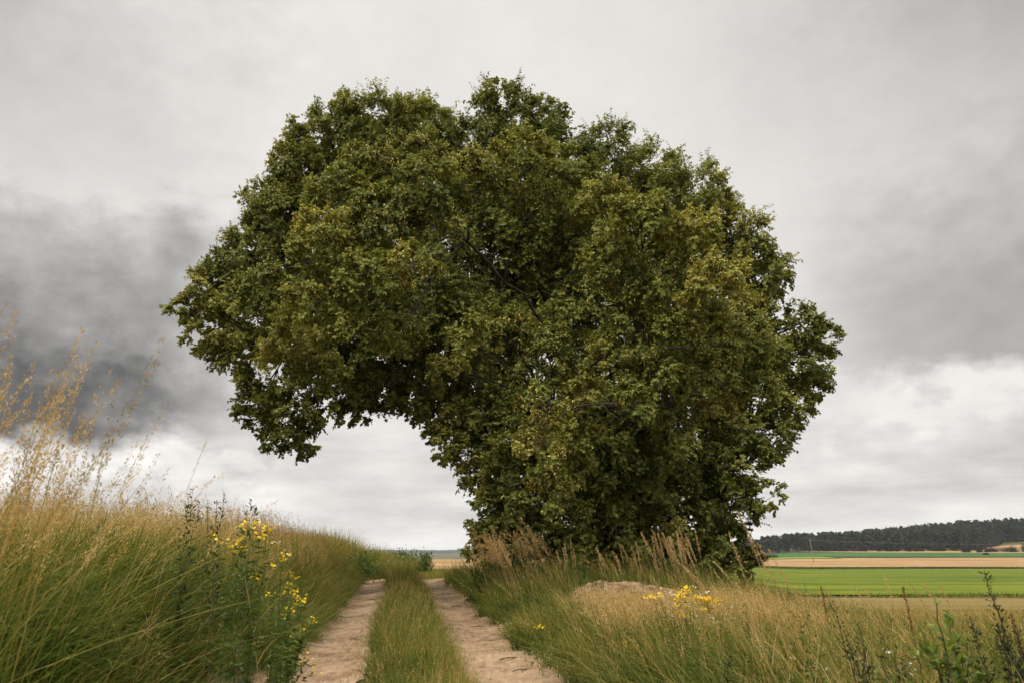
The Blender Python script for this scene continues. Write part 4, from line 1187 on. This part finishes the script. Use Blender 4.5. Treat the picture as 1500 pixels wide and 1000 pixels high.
class E:
    def __init__(s, sock): s.s = sock
    @staticmethod
    def op(o, *a, clamp=False):
        m = nt.nodes.new("ShaderNodeMath"); m.operation = o; m.use_clamp = clamp
        for i, v in enumerate(a):
            if isinstance(v, E): nt.links.new(v.s, m.inputs[i])
            else: m.inputs[i].default_value = v
        return E(m.outputs[0])
    def __add__(s, o): return E.op('ADD', s, o)
    __radd__ = __add__
    def __sub__(s, o): return E.op('SUBTRACT', s, o)
    def __rsub__(s, o): return E.op('SUBTRACT', o, s)
    def __mul__(s, o): return E.op('MULTIPLY', s, o)
    __rmul__ = __mul__
    def __truediv__(s, o): return E.op('DIVIDE', s, o)


def sm(a, b, x):
    m = nt.nodes.new("ShaderNodeMapRange"); m.interpolation_type = 'SMOOTHSTEP'; m.clamp = True
    if a < b: m.inputs[1].default_value, m.inputs[2].default_value, m.inputs[3].default_value, m.inputs[4].default_value = a, b, 0, 1
    else: m.inputs[1].default_value, m.inputs[2].default_value, m.inputs[3].default_value, m.inputs[4].default_value = b, a, 1, 0
    nt.links.new(x.s, m.inputs[0]); return E(m.outputs[0])


def mn(a, b): return E.op('MINIMUM', a, b)
def mx(a, b): return E.op('MAXIMUM', a, b)


tc = nt.nodes.new("ShaderNodeTexCoord")
sep = nt.nodes.new("ShaderNodeSeparateXYZ"); nt.links.new(tc.outputs["Generated"], sep.inputs[0])
dx_, dy_, dz_ = (E(sep.outputs[i]) for i in range(3))
az = E.op('ARCTAN2', dx_, dy_) * (180 / math.pi)
el = E.op('ARCSINE', dz_) * (180 / math.pi)


def nz(scale, detail, off, sx=1.0, sy=1.0, rough=.55):
    cmb = nt.nodes.new("ShaderNodeCombineXYZ")
    nt.links.new((az * (sx / 57.3) + off).s, cmb.inputs[0]); nt.links.new((el * (sy / 57.3) + off * 1.7).s, cmb.inputs[1]); cmb.inputs[2].default_value = off
    n = nt.nodes.new("ShaderNodeTexNoise"); n.inputs["Scale"].default_value = scale; n.inputs["Detail"].default_value = detail; n.inputs["Roughness"].default_value = rough
    nt.links.new(cmb.outputs[0], n.inputs["Vector"]); return E(n.outputs["Fac"]) - .5


n_big = nz(5, 5, 3.1); n_mid = nz(11, 7, 7.7, 1, 1.3); n_band = nz(7, 6, 1.3, .8, 3.6); n_fine = nz(26, 6, 9.9, 1, 1.6); n_soft = nz(3.2, 3, 5.2)
aw = az + n_big * 12 + n_mid * 6
ew = el + n_mid * 7 + n_fine * 4.2 + n_big * 5
v = E.op('ADD', .70, 0.0) + n_soft * .16 + n_big * .12 * sm(34, 18, el) + n_mid * .09 + n_fine * .05
# darker towards the upper corners, palest above the tree
v = v - .30 * sm(12, 40, E.op('ABSOLUTE', aw + 2.0)) * sm(14, 36, ew)
# heavy cloud on the left: flat base, heaped top
dl = sm(6.2, 9.0, ew) * sm(21.5, 9.0, ew) * sm(-15.5, -30, aw)
top_l = sm(23.0, 20.0, ew) * sm(12, 18, ew) * sm(-20, -27, aw)
v = v - .60 * dl - .15 * top_l + n_fine * .10 * sm(-12, -22, aw)
puff = sm(24, 21.5, ew) * sm(14, 19, ew) * mn(sm(-27.5, -25, aw), sm(-17, -20, aw))
v = v - .13 * puff
# heavy cloud on the right, higher and softer
dr = sm(9.4, 11.8, ew) * sm(28, 15, ew) * sm(16.5, 30, aw + n_soft * 8)
v = v - .31 * dr + n_fine * .06 * sm(14, 24, aw)
# white edges under both clouds
v = v + .16 * sm(7.0, 5.8, ew) * sm(3.2, 5.2, ew) * sm(-13, -19, aw) + .10 * sm(10.0, 8.9, ew) * sm(6.4, 8.4, ew) * sm(20, 24, aw)
# bands of low cloud
low = sm(11, 6, el)
v = v + n_band * .75 * low - .06 * low + .10 * sm(3.2, 1.0, el)
v = mx(v, .10)
# overcast vault is brighter overhead
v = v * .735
v = v + 1.8 * sm(40, 70, el) + .50 * sm(62, 125, E.op('ABSOLUTE', az)) * sm(8, 25, el)  # unseen sky behind the camera is raised to add frontal fill light
cmb = nt.nodes.new("ShaderNodeCombineXYZ")
SKY_S = 0.1
k = 1.0 / SKY_S
warm = sm(.25, .7, v)
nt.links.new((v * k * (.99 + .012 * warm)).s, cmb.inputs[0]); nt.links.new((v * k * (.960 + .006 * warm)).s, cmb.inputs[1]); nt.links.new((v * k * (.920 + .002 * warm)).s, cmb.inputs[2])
SUN_EL, SUN_AZ = 54.0, 226.0     # azimuth clockwise from +Y: behind the camera, a little to the left
sky = nt.nodes.new("ShaderNodeTexSky"); sky.sky_type = 'NISHITA'; sky.sun_disc = False
sky.sun_elevation = R(SUN_EL); sky.sun_rotation = R(SUN_AZ)
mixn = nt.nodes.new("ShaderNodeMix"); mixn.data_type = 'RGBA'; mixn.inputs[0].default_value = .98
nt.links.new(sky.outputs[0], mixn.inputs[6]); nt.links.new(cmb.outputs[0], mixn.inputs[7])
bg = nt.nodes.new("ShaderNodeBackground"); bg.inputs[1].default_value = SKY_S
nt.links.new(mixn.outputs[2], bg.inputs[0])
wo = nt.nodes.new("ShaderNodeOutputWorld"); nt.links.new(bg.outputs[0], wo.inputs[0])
world.cycles.sampling_method = 'MANUAL'; world.cycles.sample_map_resolution = 512

sd = bpy.data.lights.new("sun", 'SUN'); sd.energy = 1.5; sd.angle = R(10); sd.color = (1, .93, .82)
so = bpy.data.objects.new("sun", sd); COL.objects.link(so)
so.rotation_euler = (R(90 - SUN_EL), 0, R(180 - SUN_AZ))

scene.view_settings.view_transform = 'Standard'; scene.view_settings.look = 'None'
scene.view_settings.exposure = 0.7; scene.view_settings.gamma = 1.0
scene.render.engine = 'CYCLES'
scene.cycles.max_bounces = 7; scene.cycles.diffuse_bounces = 4; scene.cycles.glossy_bounces = 2; scene.cycles.transmission_bounces = 4
scene.cycles.use_denoising = True
scene.cycles.denoiser = 'OPENIMAGEDENOISE'
scene.cycles.denoising_prefilter = 'NONE'
scene.cycles.denoising_input_passes = 'RGB_ALBEDO_NORMAL'
scene.cycles.sample_clamp_indirect = 4.0
scene.cycles.sample_clamp_direct = 12.0
